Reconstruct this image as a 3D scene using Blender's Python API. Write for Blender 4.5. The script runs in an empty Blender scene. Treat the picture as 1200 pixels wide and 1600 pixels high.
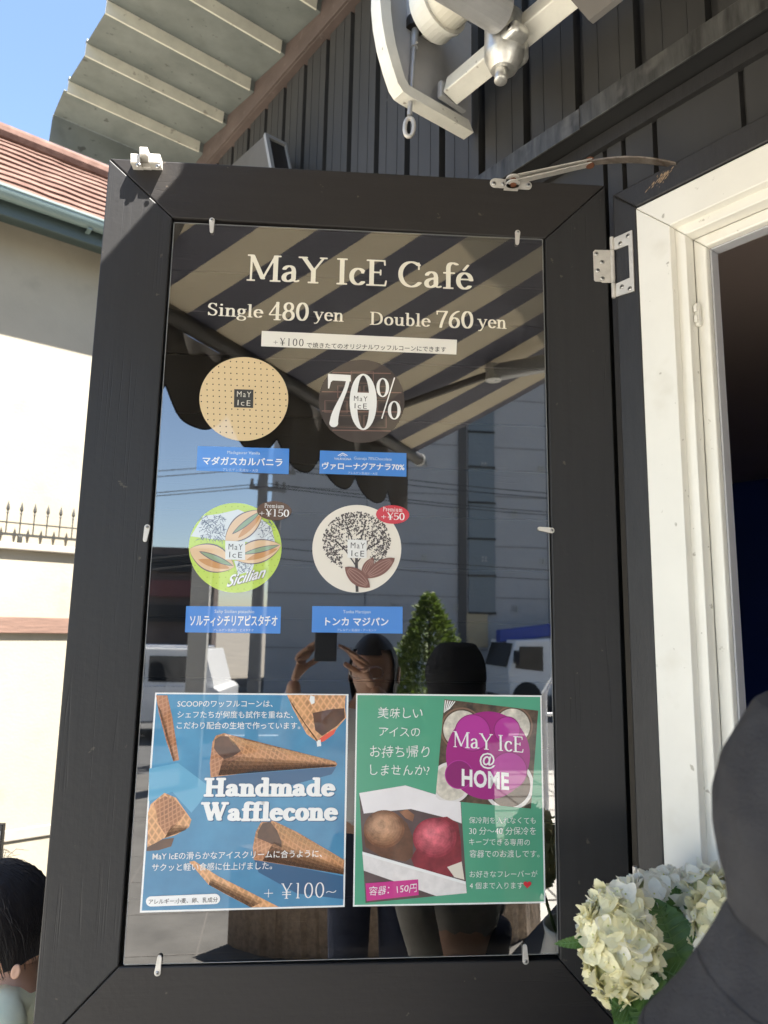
import bpy, bmesh, math, random
import numpy as np
from mathutils import Vector, Matrix, Quaternion
sc = bpy.context.scene
COL = sc.collection
random.seed(7)
PI = math.pi
# ------------------------------------------------------------------ camera
F, PITCH, ROLL, WA, SA = 1105.13, .16141, .0180, .66956, .069446
CH = 1.55
_fw = Vector((0, math.cos(PITCH), math.sin(PITCH))); _rt = Vector((1, 0, 0)); _up = _rt.cross(_fw)
CX = _rt*math.cos(ROLL)+_up*math.sin(ROLL)
CY = -(_up*math.cos(ROLL)-_rt*math.sin(ROLL))          # image down
CZ = _fw
CAM = Vector((0, 0, CH))
cd = bpy.data.cameras.new('camera'); cam = bpy.data.objects.new('camera', cd); COL.objects.link(cam)
cd.sensor_fit = 'HORIZONTAL'; cd.sensor_width = 36; cd.lens = F/1200*36
cd.clip_start = .01; cd.clip_end = 2000
mw = Matrix.Identity(4)
for i in range(3):
    mw[i][0] = CX[i]; mw[i][1] = -CY[i]; mw[i][2] = -CZ[i]; mw[i][3] = CAM[i]
cam.matrix_world = mw
cd.dof.use_dof = True; cd.dof.focus_distance = 1.24; cd.dof.aperture_fstop = 9.0
sc.camera = cam
# ------------------------------------------------------------------ light
SUN = Vector((.326, -.283, .902)).normalized()
w = bpy.data.worlds.new('World'); sc.world = w; w.use_nodes = True
nt = w.node_tree; bg = nt.nodes['Background']
sky = nt.nodes.new('ShaderNodeTexSky'); sky.sky_type = 'NISHITA'; sky.sun_disc = False
sky.sun_elevation = math.asin(SUN.z); sky.sun_rotation = math.atan2(SUN.x, SUN.y)
sky.air_density = 1.0; sky.dust_density = .6; sky.ozone_density = 1.0
nt.links.new(sky.outputs[0], bg.inputs[0]); bg.inputs[1].default_value = .057
sl = bpy.data.lights.new('sun', 'SUN'); sl.energy = 5.0; sl.angle = math.radians(.53); sl.color = (1, .955, .88)
so = bpy.data.objects.new('sun', sl); COL.objects.link(so); so.rotation_euler = SUN.to_track_quat('Z', 'Y').to_euler()
so.location = (0, 0, 12)
sc.view_settings.view_transform = 'Standard'; sc.view_settings.look = 'None'
sc.view_settings.exposure = 2.82; sc.view_settings.gamma = 1
sc.cycles.use_denoising = True
sc.cycles.max_bounces = 8; sc.cycles.transparent_max_bounces = 12
sc.cycles.sample_clamp_indirect = 8
sc.cycles.caustics_reflective = False; sc.cycles.caustics_refractive = False
# ------------------------------------------------------------------ frames of reference
U = Vector((math.cos(SA), math.sin(SA), 0)); N = Vector((math.sin(SA), -math.cos(SA), 0))   # shutter: right, out
S0 = Vector((0, 1.17, CH))
Z = Vector((0, 0, 1))
def ray(px, py): return (CX*((px-600)/F)+CY*((py-800)/F)+CZ)
def onpl(px, py, P, n):
    d = ray(px, py); return CAM+d*((P-CAM).dot(n)/d.dot(n))
def sh(px, py, off=0.): return onpl(px, py, S0+N*off, N)          # point of the shutter face seen at this pixel of the photo
def shu(u, z, off=0.): return Vector((S0.x, S0.y, 0))+U*u+N*off+Z*z
def aty(px, py, y):
    d = ray(px, py); return CAM+d*(y/d.y)
H = sh(957, 410)
WD = Vector((math.sin(WA), -math.cos(WA), 0)); WN = Vector((-math.cos(WA), -math.sin(WA), 0))   # wall: towards the right, out
def wl(s, o, z): return Vector((H.x, H.y, 0))+WD*s+WN*o+Z*z
def wpx(px, py, o=0.): return onpl(px, py, H+WN*o, WN)
# ------------------------------------------------------------------ materials
MATS = {}
def mat(name, col, rough=.6, metal=0., spec=.5, var=.0, vs=8., bump=0., bs=40., coat=0., stretch=None, ior=1.5, col2=None, cr=.0, trans=0.):
    if name in MATS: return MATS[name]
    m = bpy.data.materials.new(name); m.use_nodes = True; n = m.node_tree.nodes; L = m.node_tree.links
    b = n['Principled BSDF']; b.inputs['Base Color'].default_value = (*col, 1); b.inputs['Roughness'].default_value = rough
    b.inputs['Metallic'].default_value = metal; b.inputs['IOR'].default_value = ior
    b.inputs['Specular IOR Level'].default_value = spec
    if coat: b.inputs['Coat Weight'].default_value = coat; b.inputs['Coat Roughness'].default_value = cr; b.inputs['Coat IOR'].default_value = 1.62
    tc = n.new('ShaderNodeTexCoord'); mp = n.new('ShaderNodeMapping'); L.new(tc.outputs['Object'], mp.inputs[0])
    if stretch: mp.inputs['Scale'].default_value = stretch
    if var or col2:
        t = n.new('ShaderNodeTexNoise'); t.inputs['Scale'].default_value = vs; t.inputs['Detail'].default_value = 8; t.inputs['Roughness'].default_value = .6
        L.new(mp.outputs[0], t.inputs[0])
        r = n.new('ShaderNodeValToRGB'); L.new(t.outputs[0], r.inputs[0])
        r.color_ramp.elements[0].position = .3; r.color_ramp.elements[1].position = .72
        c2 = col2 if col2 else tuple(min(1, c*(1+var)) for c in col)
        r.color_ramp.elements[0].color = (*(c*(1-var) for c in col), 1); r.color_ramp.elements[1].color = (*c2, 1)
        L.new(r.outputs[0], b.inputs['Base Color'])
    if bump:
        t2 = n.new('ShaderNodeTexNoise'); t2.inputs['Scale'].default_value = bs; t2.inputs['Detail'].default_value = 6; L.new(mp.outputs[0], t2.inputs[0])
        bp = n.new('ShaderNodeBump'); bp.inputs['Strength'].default_value = bump; bp.inputs['Distance'].default_value = .004
        L.new(t2.outputs[0], bp.inputs['Height']); L.new(bp.outputs[0], b.inputs['Normal'])
    if trans:
        tr = n.new('ShaderNodeBsdfTranslucent'); mx = n.new('ShaderNodeMixShader'); mx.inputs[0].default_value = trans
        tr.inputs[0].default_value = (*col, 1)
        L.new(b.outputs[0], mx.inputs[1]); L.new(tr.outputs[0], mx.inputs[2]); L.new(mx.outputs[0], n['Material Output'].inputs[0])
    MATS[name] = m; return m
def sheen(name, col, **k):      # printed film on the glossy menu face
    return mat(name, col, rough=.5, coat=1., **k)
def lin(r, g, b):
    f = lambda c: ((c/255+.055)/1.055)**2.4 if c > 10 else c/255/12.92
    return (f(r), f(g), f(b))
# painted dark timber, grain along z or along the rail
def wood(name, col, axis):
    m = mat(name, col, rough=.42, spec=.25, var=.07, vs=1.0, stretch=(70, 70, 3) if axis == 'z' else (3, 70, 70))
    n = m.node_tree.nodes; L = m.node_tree.links; b = n['Principled BSDF']
    mp = [x for x in n if x.type == 'MAPPING'][0]
    t = n.new('ShaderNodeTexNoise'); t.inputs['Scale'].default_value = 3.; t.inputs['Detail'].default_value = 7; L.new(mp.outputs[0], t.inputs[0])
    v = n.new('ShaderNodeTexNoise'); v.inputs['Scale'].default_value = 90; v.inputs['Detail'].default_value = 4
    tc = [x for x in n if x.type == 'TEX_COORD'][0]; L.new(tc.outputs['Object'], v.inputs[0])
    mp2 = n.new('ShaderNodeMapping'); mp2.inputs['Scale'].default_value = (28, 28, .5) if axis == 'z' else (.5, 28, 28)
    L.new(tc.outputs['Object'], mp2.inputs[0])
    ck = n.new('ShaderNodeTexNoise'); ck.inputs['Scale'].default_value = 1.3; ck.inputs['Detail'].default_value = 3; L.new(mp2.outputs[0], ck.inputs[0])
    rr = n.new('ShaderNodeValToRGB'); rr.color_ramp.elements[0].position = .485; rr.color_ramp.elements[1].position = .5
    e = rr.color_ramp.elements.new(.515); rr.color_ramp.elements[0].color = (1, 1, 1, 1); rr.color_ramp.elements[1].color = (.0, .0, .0, 1); e.color = (1, 1, 1, 1)
    mk = n.new('ShaderNodeTexNoise'); mk.inputs['Scale'].default_value = 5; L.new(tc.outputs['Object'], mk.inputs[0])
    mr = n.new('ShaderNodeValToRGB'); mr.color_ramp.elements[0].position = .52; mr.color_ramp.elements[1].position = .62; L.new(mk.outputs[0], mr.inputs[0])
    mxk = n.new('ShaderNodeMix'); mxk.inputs[2].default_value = 1.0; L.new(mr.outputs[0], mxk.inputs[0]); L.new(rr.outputs[0], mxk.inputs[3]); L.new(ck.outputs[0], rr.inputs[0])
    ad = n.new('ShaderNodeMath'); ad.operation = 'MULTIPLY_ADD'; ad.inputs[1].default_value = .5
    L.new(v.outputs[0], ad.inputs[0]); L.new(t.outputs[0], ad.inputs[2])
    ad.inputs[1].default_value = 1.0; tm = n.new('ShaderNodeMath'); tm.operation = 'MULTIPLY'; tm.inputs[1].default_value = .45; L.new(t.outputs[0], tm.inputs[0]); L.new(tm.outputs[0], ad.inputs[2])
    ad2 = n.new('ShaderNodeMath'); ad2.operation = 'ADD'; L.new(ad.outputs[0], ad2.inputs[0]); L.new(mxk.outputs[0], ad2.inputs[1])
    bp = n.new('ShaderNodeBump'); bp.inputs['Strength'].default_value = .32; bp.inputs['Distance'].default_value = .0012
    L.new(ad2.outputs[0], bp.inputs['Height']); L.new(bp.outputs[0], b.inputs['Normal'])
    return m
M = dict(
    wood_v=wood('dark_timber_upright', (.029, .0285, .029), 'z'), wood_h=wood('dark_timber_across', (.028, .0255, .0245), 'x'),
    board=wood('dark_board', (.030, .027, .025), 'x'),
    steel=mat('brushed_steel', (.62, .59, .54), .55, .45, var=.12, vs=60, bump=.08, bs=120),
    screw=mat('screw_steel', (.45, .44, .42), .3, 1.), black=mat('black_slot', (.012, .012, .012), .7),
    rust=mat('rusty_steel', (.20, .14, .10), .55, .55, var=.5, vs=35, bump=.3, bs=80, col2=(.34, .30, .26)),
    rustpin=mat('rust_pin', (.16, .06, .03), .8, .2, var=.3, vs=50),
    siding=mat('charcoal_siding', (.034, .033, .032), .52, 0, var=.14, vs=2.2, bump=.06, bs=14, stretch=(6, 6, .7)),
    rail=mat('weathered_drip_metal', (.030, .029, .028), .42, .3, var=.3, vs=9, bump=.15, bs=30, stretch=(6, 6, 1), col2=(.10, .10, .095)),
    trim=mat('brown_trim', (.090, .066, .058), .55, var=.2, vs=12, bump=.1, bs=30),
    roof=mat('grey_roof_sheet', (.135, .152, .142), .5, 0, var=.25, vs=7, bump=.1, bs=20, col2=(.17, .187, .175)),
    litweb=mat('lit_web_pale', (.62, .60, .50), .5, var=.12, vs=14),  # pale tone holds the bounced light on the roof webs
    blackpaint=mat('black_painted_casing', (.022, .021, .021), .5, var=.2, vs=14, bump=.2, bs=50, stretch=(12, 12, 1.5)),
    white=mat('white_gloss_paint', (.80, .78, .71), .32, var=.035, vs=9, bump=.06, bs=25),
    awhite=mat('awning_white', (.74, .72, .64), .38, var=.08, vs=22, bump=.06, bs=50),
    cast=mat('cast_alloy', (.62, .61, .57), .36, .75, var=.2, vs=45, bump=.25, bs=70),
    greytube=mat('grey_tube', (.40, .40, .40), .38, .3, var=.1, vs=20),
    peel=mat('peeling_grey_paint', (.42, .43, .44), .45, var=.1, vs=30, col2=(.5, .5, .5)),
    darkmetal=mat('dark_gearbox', (.03, .025, .022), .5, .4, var=.4, vs=60),
    navy=mat('awning_dark_stripe', (.17, .17, .20), .8, trans=.25, bump=.1, bs=300),
    cream=mat('awning_cream_stripe', (.58, .53, .43), .8, trans=.30, bump=.1, bs=300),
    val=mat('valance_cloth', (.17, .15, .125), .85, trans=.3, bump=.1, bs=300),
    stucco=mat('cream_stucco', (.258, .229, .175), .85, var=.11, vs=1.6, bump=.25, bs=60),
    tile=mat('red_roof_tile', (.105, .058, .045), .85, spec=.1, var=.35, vs=9, bump=.3, bs=30, col2=(.14, .085, .068)),
    gutter=mat('grey_green_gutter', (.115, .155, .15), .4, var=.08, vs=3), fascia=mat('dark_green_fascia', (.035, .05, .047), .5),
    band=mat('weathered_timber_band', (.13, .075, .055), .75, var=.3, vs=3, stretch=(2, 2, 30), bump=.3, bs=20),
    ledge=mat('grey_ledge', (.24, .215, .18), .8, var=.1, vs=5), iron=mat('grey_iron', (.045, .045, .042), .5, .6, var=.2, vs=30),
    darkpave=mat('added_path_dark', (.085, .080, .072), .85, var=.25, vs=4, bump=.3, bs=60),  # for the added dark zone of the terrace
    pave=mat('concrete_paving', (.42, .40, .355), .85, var=.12, vs=3, bump=.2, bs=60), asphalt=mat('asphalt', (.07, .07, .07), .9, var=.2, vs=8),
    earth=mat('ground_earth', (.18, .16, .13), .9, var=.2, vs=.6),
    navywall=mat('navy_room_wall', (.018, .05, .26), .6), taupe=mat('taupe_ceiling', (.50, .40, .35), .8, var=.05, vs=2),
    petal=mat('cream_petal', (.93, .885, .58), .6, var=.06, vs=12, trans=.3, col2=(.93, .90, .68)),
    petalw=mat('white_petal', (.95, .93, .82), .6, var=.04, vs=9, trans=.35), eyeb=mat('petal_eye', (.62, .62, .25), .6),
    leaf=mat('hydrangea_leaf', (.065, .15, .03), .42, var=.25, vs=30, trans=.25, bump=.2, bs=60, col2=(.12, .24, .05)),
    stem=mat('green_stem', (.12, .2, .05), .5), vase=mat('white_vase', (.75, .75, .72), .25, var=.03, vs=5),
    hat=mat('charcoal_hat_cloth', (.050, .050, .054), .95, spec=.15, var=.25, vs=16, bump=.6, bs=700),
    skin=mat('skin', (.56, .33, .23), .5, var=.08, vs=18), hair=mat('black_hair', (.024, .020, .020), .55, var=.3, vs=40),
    brownhair=mat('brown_hair', (.06, .03, .018), .4, var=.3, vs=60),
    mint=mat('pale_mint_cloth', (.92, .92, .64), .8, var=.08, vs=12, bump=.3, bs=30), tee=mat('white_tee_cloth', (.75, .77, .80), .8, var=.05, vs=15),
    dark=mat('dark_cloth', (.02, .02, .024), .85, var=.2, vs=20), jeans=mat('navy_trousers', (.03, .04, .08), .85, var=.2, vs=40),
    glass=mat('car_glass', (.02, .022, .025), .05), vwhite=mat('vehicle_white', (.75, .75, .74), .25, coat=.5), tyre=mat('tyre', (.02, .02, .02), .8),
    chrome=mat('chrome', (.7, .7, .7), .15, 1.), blue=mat('crane_blue', (.03, .06, .30), .4), orange=mat('orange_flag', (.8, .16, .05), .7),
    panel=mat('grey_cladding', (.36, .365, .375), .45, var=.06, vs=.6), panelglass=mat('tall_window_glass', (.16, .19, .21), .3),
    pole=mat('concrete_pole', (.16, .16, .16), .8, var=.1, vs=4), wire=mat('black_cable', (.02, .02, .02), .6),
    shrub=mat('conifer_leaf', (.09, .14, .02), .6, var=.4, vs=6, trans=.3, col2=(.20, .27, .05)), bark=mat('bark', (.09, .06, .04), .9, var=.3, vs=20),
    pillar=mat('pale_pillar', (.42, .41, .38), .7, var=.06, vs=3), stone=mat('rough_stone', (.22, .17, .13), .95, var=.4, vs=45, bump=1., bs=60),
    brownwall=mat('brown_shop_wall', (.12, .09, .08), .7, var=.1, vs=3), sign=mat('black_sign_board', (.012, .012, .014), .5), chalk=mat('chalk_white', (.8, .8, .8), .8),
    steelrail=mat('white_handrail', (.72, .72, .70), .35), terracotta=mat('planter_clay', (.2, .13, .09), .8, var=.2, vs=10),
    phone=mat('phone_body', (.10, .11, .13), .3), lens=mat('lens_glass', (.01, .01, .012), .05),
    lampgrey=mat('lamp_grey', (.075, .075, .075), .45, var=.1, vs=15), lamprim=mat('lamp_rim', (.22, .22, .215), .4), lampblack=mat('lamp_black', (.01, .01, .012), .3),
)
def speck(m, scale, lo, hi, col, amt=.8):
    """small spots of dirt or chipped paint: their own shape, wherever the light is"""
    n = m.node_tree.nodes; L = m.node_tree.links; b = n['Principled BSDF']; src = b.inputs['Base Color'].links[0].from_socket if b.inputs['Base Color'].links else None
    mp = n['Mapping']; t = n.new('ShaderNodeTexNoise'); t.inputs['Scale'].default_value = scale; t.inputs['Detail'].default_value = 3; L.new(n['Texture Coordinate'].outputs['Object'], t.inputs[0])
    rp = n.new('ShaderNodeValToRGB'); rp.color_ramp.elements[0].position = lo; rp.color_ramp.elements[1].position = hi; rp.color_ramp.elements[1].color = (amt, amt, amt, 1); L.new(t.outputs[0], rp.inputs[0])
    mx = n.new('ShaderNodeMix'); mx.data_type = 'RGBA'; L.new(rp.outputs[0], mx.inputs[0])
    if src: L.new(src, mx.inputs[6])
    else: mx.inputs[6].default_value = b.inputs['Base Color'].default_value
    mx.inputs[7].default_value = (*col, 1); L.new(mx.outputs[2], b.inputs['Base Color'])
speck(M['roof'], 34, .66, .72, (.045, .045, .04)); speck(M['roof'], 9, .60, .80, (.07, .07, .06), .5)
speck(M['white'], 55, .70, .75, (.30, .27, .21), .7); speck(M['white'], 13, .62, .85, (.60, .56, .46), .5)
speck(M['awhite'], 60, .68, .74, (.22, .18, .13), .7); speck(M['stucco'], 5, .58, .85, (.17, .15, .115), .6); speck(M['stucco'], .9, .52, .8, (.19, .17, .13), .5)
speck(M['wood_v'], 48, .72, .74, (.12, .10, .08), .5); speck(M['wood_h'], 48, .72, .74, (.12, .10, .08), .5); speck(M['siding'], 40, .72, .76, (.10, .10, .095), .6)
speck(M['trim'], 26, .64, .72, (.16, .13, .12), .6); speck(M['rail'], 16, .58, .70, (.16, .155, .145), .5); speck(M['litweb'], 40, .64, .72, (.25, .22, .17), .6)
# acrylic: clear sheet that lets the board through and mirrors the street
def acrylic():
    m = bpy.data.materials.new('clear_acrylic'); m.use_nodes = True; n = m.node_tree.nodes; L = m.node_tree.links
    n.remove(n['Principled BSDF'])
    t = n.new('ShaderNodeBsdfTransparent'); t.inputs[0].default_value = (.96, .97, .97, 1)
    g = n.new('ShaderNodeBsdfGlossy'); g.inputs['Roughness'].default_value = 0.0
    fr = n.new('ShaderNodeFresnel'); fr.inputs[0].default_value = 3.3
    mx = n.new('ShaderNodeMixShader'); L.new(fr.outputs[0], mx.inputs[0]); L.new(t.outputs[0], mx.inputs[1]); L.new(g.outputs[0], mx.inputs[2])
    L.new(mx.outputs[0], n['Material Output'].inputs[0]); return m
M['acrylic'] = acrylic()
M['acredge'] = mat('acrylic_edge', (.26, .265, .26), .3)
# ------------------------------------------------------------------ object helpers
ORG = {}
def thing(name, label, cat, loc, group=None):
    o = bpy.data.objects.new(name, None); COL.objects.link(o); o.location = loc; o.empty_display_size = .05
    o['label'] = label; o['category'] = cat
    if group: o['group'] = group
    ORG[o] = Vector(loc); return o
def obj(name, me, m=None, parent=None, label=None, smooth=False):
    """me: bmesh or mesh in WORLD coordinates -> linked object, child of parent (kept in place)"""
    if isinstance(me, bmesh.types.BMesh):
        d = bpy.data.meshes.new(name); bmesh.ops.recalc_face_normals(me, faces=me.faces[:]) if NORM[0] else None
        me.to_mesh(d); me.free()
    else: d = me
    o = bpy.data.objects.new(name, d); COL.objects.link(o)
    if m is not None:
        for k in (m if isinstance(m, (list, tuple)) else [m]): d.materials.append(k)
    if parent is not None:
        d.transform(Matrix.Translation(-ORG[parent])); o.parent = parent; ORG[o] = ORG[parent]
    else: ORG[o] = Vector((0, 0, 0))
    if label: o['label'] = label
    if smooth:
        for p in d.polygons: p.use_smooth = True
    return o
NORM = [True]
def tag(o, label=None, cat=None, group=None, kind=None):
    if label: o['label'] = label
    if cat: o['category'] = cat
    if group: o['group'] = group
    if kind: o['kind'] = kind
    return o
def recenter(o):
    """top-level single mesh: move its origin to the bottom centre"""
    vs = [v.co for v in o.data.vertices]
    c = Vector((sum(v.x for v in vs)/len(vs), sum(v.y for v in vs)/len(vs), min(v.z for v in vs)))
    o.data.transform(Matrix.Translation(-c)); o.location = c; ORG[o] = c; return o
def box(bm, c, ax, size, bevel=0.):
    """oriented box: centre, (x,y,z) axes, sizes"""
    vs = []
    for i in (-.5, .5):
        for j in (-.5, .5):
            for k in (-.5, .5):
                vs.append(bm.verts.new(c+ax[0]*size[0]*i+ax[1]*size[1]*j+ax[2]*size[2]*k))
    fs = []
    for q in ((0, 1, 3, 2), (4, 6, 7, 5), (0, 4, 5, 1), (2, 3, 7, 6), (0, 2, 6, 4), (1, 5, 7, 3)):
        fs.append(bm.faces.new([vs[i] for i in q]))
    if bevel:
        es = list({e for f in fs for e in f.edges})
        bmesh.ops.bevel(bm, geom=es, offset=bevel, segments=2, affect='EDGES', profile=.5)
WAX = (WD, WN, Z); SAX = (U, N, Z); XAX = (Vector((1, 0, 0)), Vector((0, 1, 0)), Z)
def wbox(bm, s0, s1, o0, o1, z0, z1, bevel=0.): box(bm, wl((s0+s1)/2, (o0+o1)/2, (z0+z1)/2), WAX, (abs(s1-s0), abs(o1-o0), abs(z1-z0)), bevel)
def xbox(bm, x0, x1, y0, y1, z0, z1, bevel=0.): box(bm, Vector(((x0+x1)/2, (y0+y1)/2, (z0+z1)/2)), XAX, (abs(x1-x0), abs(y1-y0), abs(z1-z0)), bevel)
def prism(bm, pts, d, bevel=0.):
    """polygon (3-D points) extruded by vector d"""
    a = [bm.verts.new(p) for p in pts]; b = [bm.verts.new(p+d) for p in pts]; n = len(pts)
    fs = [bm.faces.new(a), bm.faces.new(b[::-1])]
    for i in range(n): fs.append(bm.faces.new((a[i], b[i], b[(i+1) % n], a[(i+1) % n])))
    if bevel:
        es = [e for e in fs[1].edges]
        bmesh.ops.bevel(bm, geom=es, offset=bevel, segments=2, affect='EDGES', profile=.5)
def tube(bm, pts, r, seg=10, cap=True):
    rs = r if isinstance(r, (list, tuple)) else [r]*len(pts)
    rings = []; prev = None
    for i, p in enumerate(pts):
        d = (pts[min(i+1, len(pts)-1)]-pts[max(i-1, 0)]).normalized()
        if prev is None: a = d.orthogonal().normalized()
        else: a = (prev-d*prev.dot(d)).normalized()
        prev = a; b = d.cross(a)
        rings.append([bm.verts.new(p+(a*math.cos(2*PI*k/seg)+b*math.sin(2*PI*k/seg))*rs[i]) for k in range(seg)])
    for i in range(len(rings)-1):
        for k in range(seg): bm.faces.new((rings[i][k], rings[i][(k+1) % seg], rings[i+1][(k+1) % seg], rings[i+1][k]))
    if cap: bm.faces.new(rings[0][::-1]); bm.faces.new(rings[-1])
def lathe(bm, c, axis, prof, seg=32, ref=None, fn=None):
    """prof: (r, h) along axis; fn(theta, r, h)->(r,h)"""
    a = ref if ref is not None else axis.orthogonal().normalized(); b = axis.cross(a); rings = []
    for r, h in prof:
        ring = []
        for k in range(seg):
            th = 2*PI*k/seg; rr, hh = fn(th, r, h) if fn else (r, h)
            ring.append(bm.verts.new(c+axis*hh+(a*math.cos(th)+b*math.sin(th))*max(rr, 1e-5)))
        rings.append(ring)
    for i in range(len(rings)-1):
        for k in range(seg): bm.faces.new((rings[i][k], rings[i][(k+1) % seg], rings[i+1][(k+1) % seg], rings[i+1][k]))
def B(): return bmesh.new()
def screw_bm(c, n, r):
    bm = B(); a = n.orthogonal().normalized()
    lathe(bm, c, n, [(0, .0014), (r*.6, .0013), (r, .0004), (r, -.0005)], 14)
    return bm
def screw(c, n, r, parent):
    s = obj('screw', screw_bm(c, n, r), M['screw'], parent, smooth=True)
    bm = B(); a = n.orthogonal().normalized(); b = n.cross(a); a, b = (a+b*.4).normalized(), (b-a*.4).normalized()
    box(bm, c+n*.0014, (a, b, n), (r*1.1, r*.26, .0006)); box(bm, c+n*.00143, (b, a, n), (r*1.1, r*.26, .0006))
    obj('slot', bm, M['black'], s); return s
# ------------------------------------------------------------------ lettering
def bez(*p, n=16):
    p = [np.array(q, float) for q in p]; o = []
    for i in range(n+1):
        t = i/n; q = p
        while len(q) > 1: q = [a*(1-t)+b*t for a, b in zip(q, q[1:])]
        o.append(tuple(q[0]))
    return o
def arc(cx, cy, rx, ry, a0=0, a1=360, n=30):
    return [(cx+rx*math.cos(math.radians(a0+(a1-a0)*i/n)), cy+ry*math.sin(math.radians(a0+(a1-a0)*i/n))) for i in range(n+1)]
def glyphs(T, s):
    def srf(x, y, l, r): return ([(x-l, y), (x+r, y)], .2, 1)
    e = T/2+s
    def st(x, y0, y1, b='lr', t='lr', k=1.):
        o = [([(x, y0), (x, y1)], k, 1)]; ee = T*k/2+s
        if b: o.append(srf(x, y0, ee if 'l' in b else 0, ee if 'r' in b else 0))
        if t: o.append(srf(x, y1, ee if 'l' in t else 0, ee if 'r' in t else 0))
        return o
    X = .64; G = {}
    G['M'] = (1.12, st(.15, 0, 1, 'lr', 'l', .45)+[([(.17, 1), (.54, .08)], 1, 1), ([(.54, .08), (.93, 1)], .45, 1)]+st(.95, 0, 1, 'lr', 'r'))
    abowl = [(bez((.42, .38), (.2, .36), (.1, .28), (.1, .16)), 1, 1), (bez((.1, .16), (.1, -.02), (.3, -.04), (.42, .12)), 1, 1)]
    G['a'] = (.63, [(bez((.11, .5), (.16, .66), (.42, .70), (.42, .42)), .9, 1), ([(.42, .42), (.42, .12)], 1, 1), (bez((.42, .12), (.43, 0), (.52, .0), (.58, .05)), .5, 1)]+abowl)
    G['Y'] = (.84, [([(.1, 1), (.42, .48)], 1, 1), ([(.76, 1), (.44, .48)], .45, 1), srf(.1, 1, e, e*.7), srf(.76, 1, e*.7, e*.7)]+st(.43, 0, .5, 'lr', ''))
    G['I'] = (.44, st(.22, 0, 1)); G['c'] = (.55, [(arc(.31, .32, .22, .32, 48, 318), 1, 1), ([(.46, .56), (.46, .48)], .7, 1)])
    G['E'] = (.74, st(.2, 0, 1, 'l', 'l')+[([(.2, 1), (.63, 1)], .2, 1), ([(.63, 1), (.64, .84)], .3, 1), ([(.2, .52), (.5, .52)], .2, 1), ([(.5, .61), (.5, .43)], .3, 1), ([(.2, 0), (.66, 0)], .2, 1), ([(.66, 0), (.69, .18)], .3, 1)])
    G['C'] = (.88, [(arc(.48, .5, .37, .5, 50, 318, 44), 1, 1), ([(.73, .96), (.73, .72)], .3, 1)])
    G['f'] = (.44, st(.2, 0, .8, 'lr', '')+[(bez((.2, .8), (.2, 1.05), (.36, 1.08), (.48, .98)), 1, 1), ([(.05, .62), (.4, .62)], .2, 1)])
    G['e'] = (.6, [(arc(.31, .32, .22, .32, 5, 318), 1, 1), ([(.12, .38), (.5, .38)], .2, 1)])
    G['é'] = (.6, G['e'][1]+[([(.28, .76), (.42, .96)], .6, 1)])
    G['S'] = (.64, [(bez((.5, .86), (.4, 1.05), (.1, 1.05), (.1, .75)), .8, 1), (bez((.1, .75), (.1, .5), (.53, .55), (.53, .26)), 1, 1), (bez((.53, .26), (.53, -.06), (.15, -.05), (.09, .18)), .8, 1), ([(.51, .98), (.51, .76)], .3, 1), ([(.08, .02), (.08, .26)], .3, 1)])
    G['i'] = (.36, st(.18, 0, X, 'lr', 'l')+[([(.17, .88), (.17, .93)], 1, 1.4)])
    G['n'] = (.7, st(.16, 0, X, 'lr', 'l')+[(bez((.16, .42), (.24, .68), (.52, .74), (.52, .42)), .9, 1)]+st(.52, 0, .42, 'lr', ''))
    G['m'] = (1.04, G['n'][1]+[(bez((.52, .42), (.6, .68), (.88, .74), (.88, .42)), .9, 1)]+st(.88, 0, .42, 'lr', ''))
    G['g'] = (.58, [(arc(.27, .43, .17, .21), 1, 1), ([(.4, .58), (.55, .62)], .4, 1), (bez((.16, .26), (.02, .14), (.16, .06), (.34, .05)), .7, 1), (arc(.28, -.13, .23, .17), .8, 1)])
    G['l'] = (.36, st(.18, 0, 1.02, 'lr', 'l')); G['4'] = (.62, st(.42, 0, 1, 'lr', '')+[([(.42, .98), (.05, .3)], .4, 1), ([(.05, .28), (.6, .28)], .2, 1)])
    G['8'] = (.62, [(arc(.31, .75, .18, .24), .9, 1), (arc(.31, .26, .22, .27), 1, 1)]); G['0'] = (.64, [(arc(.32, .5, .23, .5), 1, 1)])
    G['y'] = (.66, [([(.12, .62), (.34, .04)], 1, 1), ([(.56, .62), (.34, .04)], .45, 1), (bez((.34, .04), (.26, -.22), (.14, -.32), (.05, -.25)), .5, 1), srf(.12, X, e, e*.6), srf(.56, X, e*.7, e*.5)])
    G['v'] = (.66, G['y'][1][:2]+G['y'][1][3:])
    G['D'] = (.9, st(.2, 0, 1, 'l', 'l')+[(bez((.2, 1), (.6, 1.03), (.78, .85), (.78, .5)), 1, 1), (bez((.78, .5), (.78, .15), (.6, -.03), (.2, 0)), 1, 1)])
    G['o'] = (.64, [(arc(.32, .32, .22, .32), 1, 1)])
    G['u'] = (.7, st(.16, .2, X, '', 'l')+[(bez((.16, .22), (.16, -.06), (.42, -.06), (.51, .2)), .9, 1)]+st(.52, 0, X, 'r', 'l'))
    G['b'] = (.64, st(.16, .04, 1.02, '', 'l')+[(arc(.32, .32, .21, .32, 150, -150), 1, 1)])
    G['d'] = (.68, st(.49, 0, 1.02, 'r', 'l')+[(arc(.31, .32, .21, .32, 30, 330), 1, 1)])
    G['7'] = (.6, [([(.06, .97), (.56, .97)], .2, 1.3), ([(.07, .97), (.07, .8)], .3, 1), (bez((.55, .97), (.4, .6), (.28, .3), (.25, 0)), .9, 1)])
    G['6'] = (.62, [(arc(.31, .3, .21, .3), 1, 1), (bez((.1, .3), (.11, .7), (.3, .92), (.52, 1.0)), .9, 1)])
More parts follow.
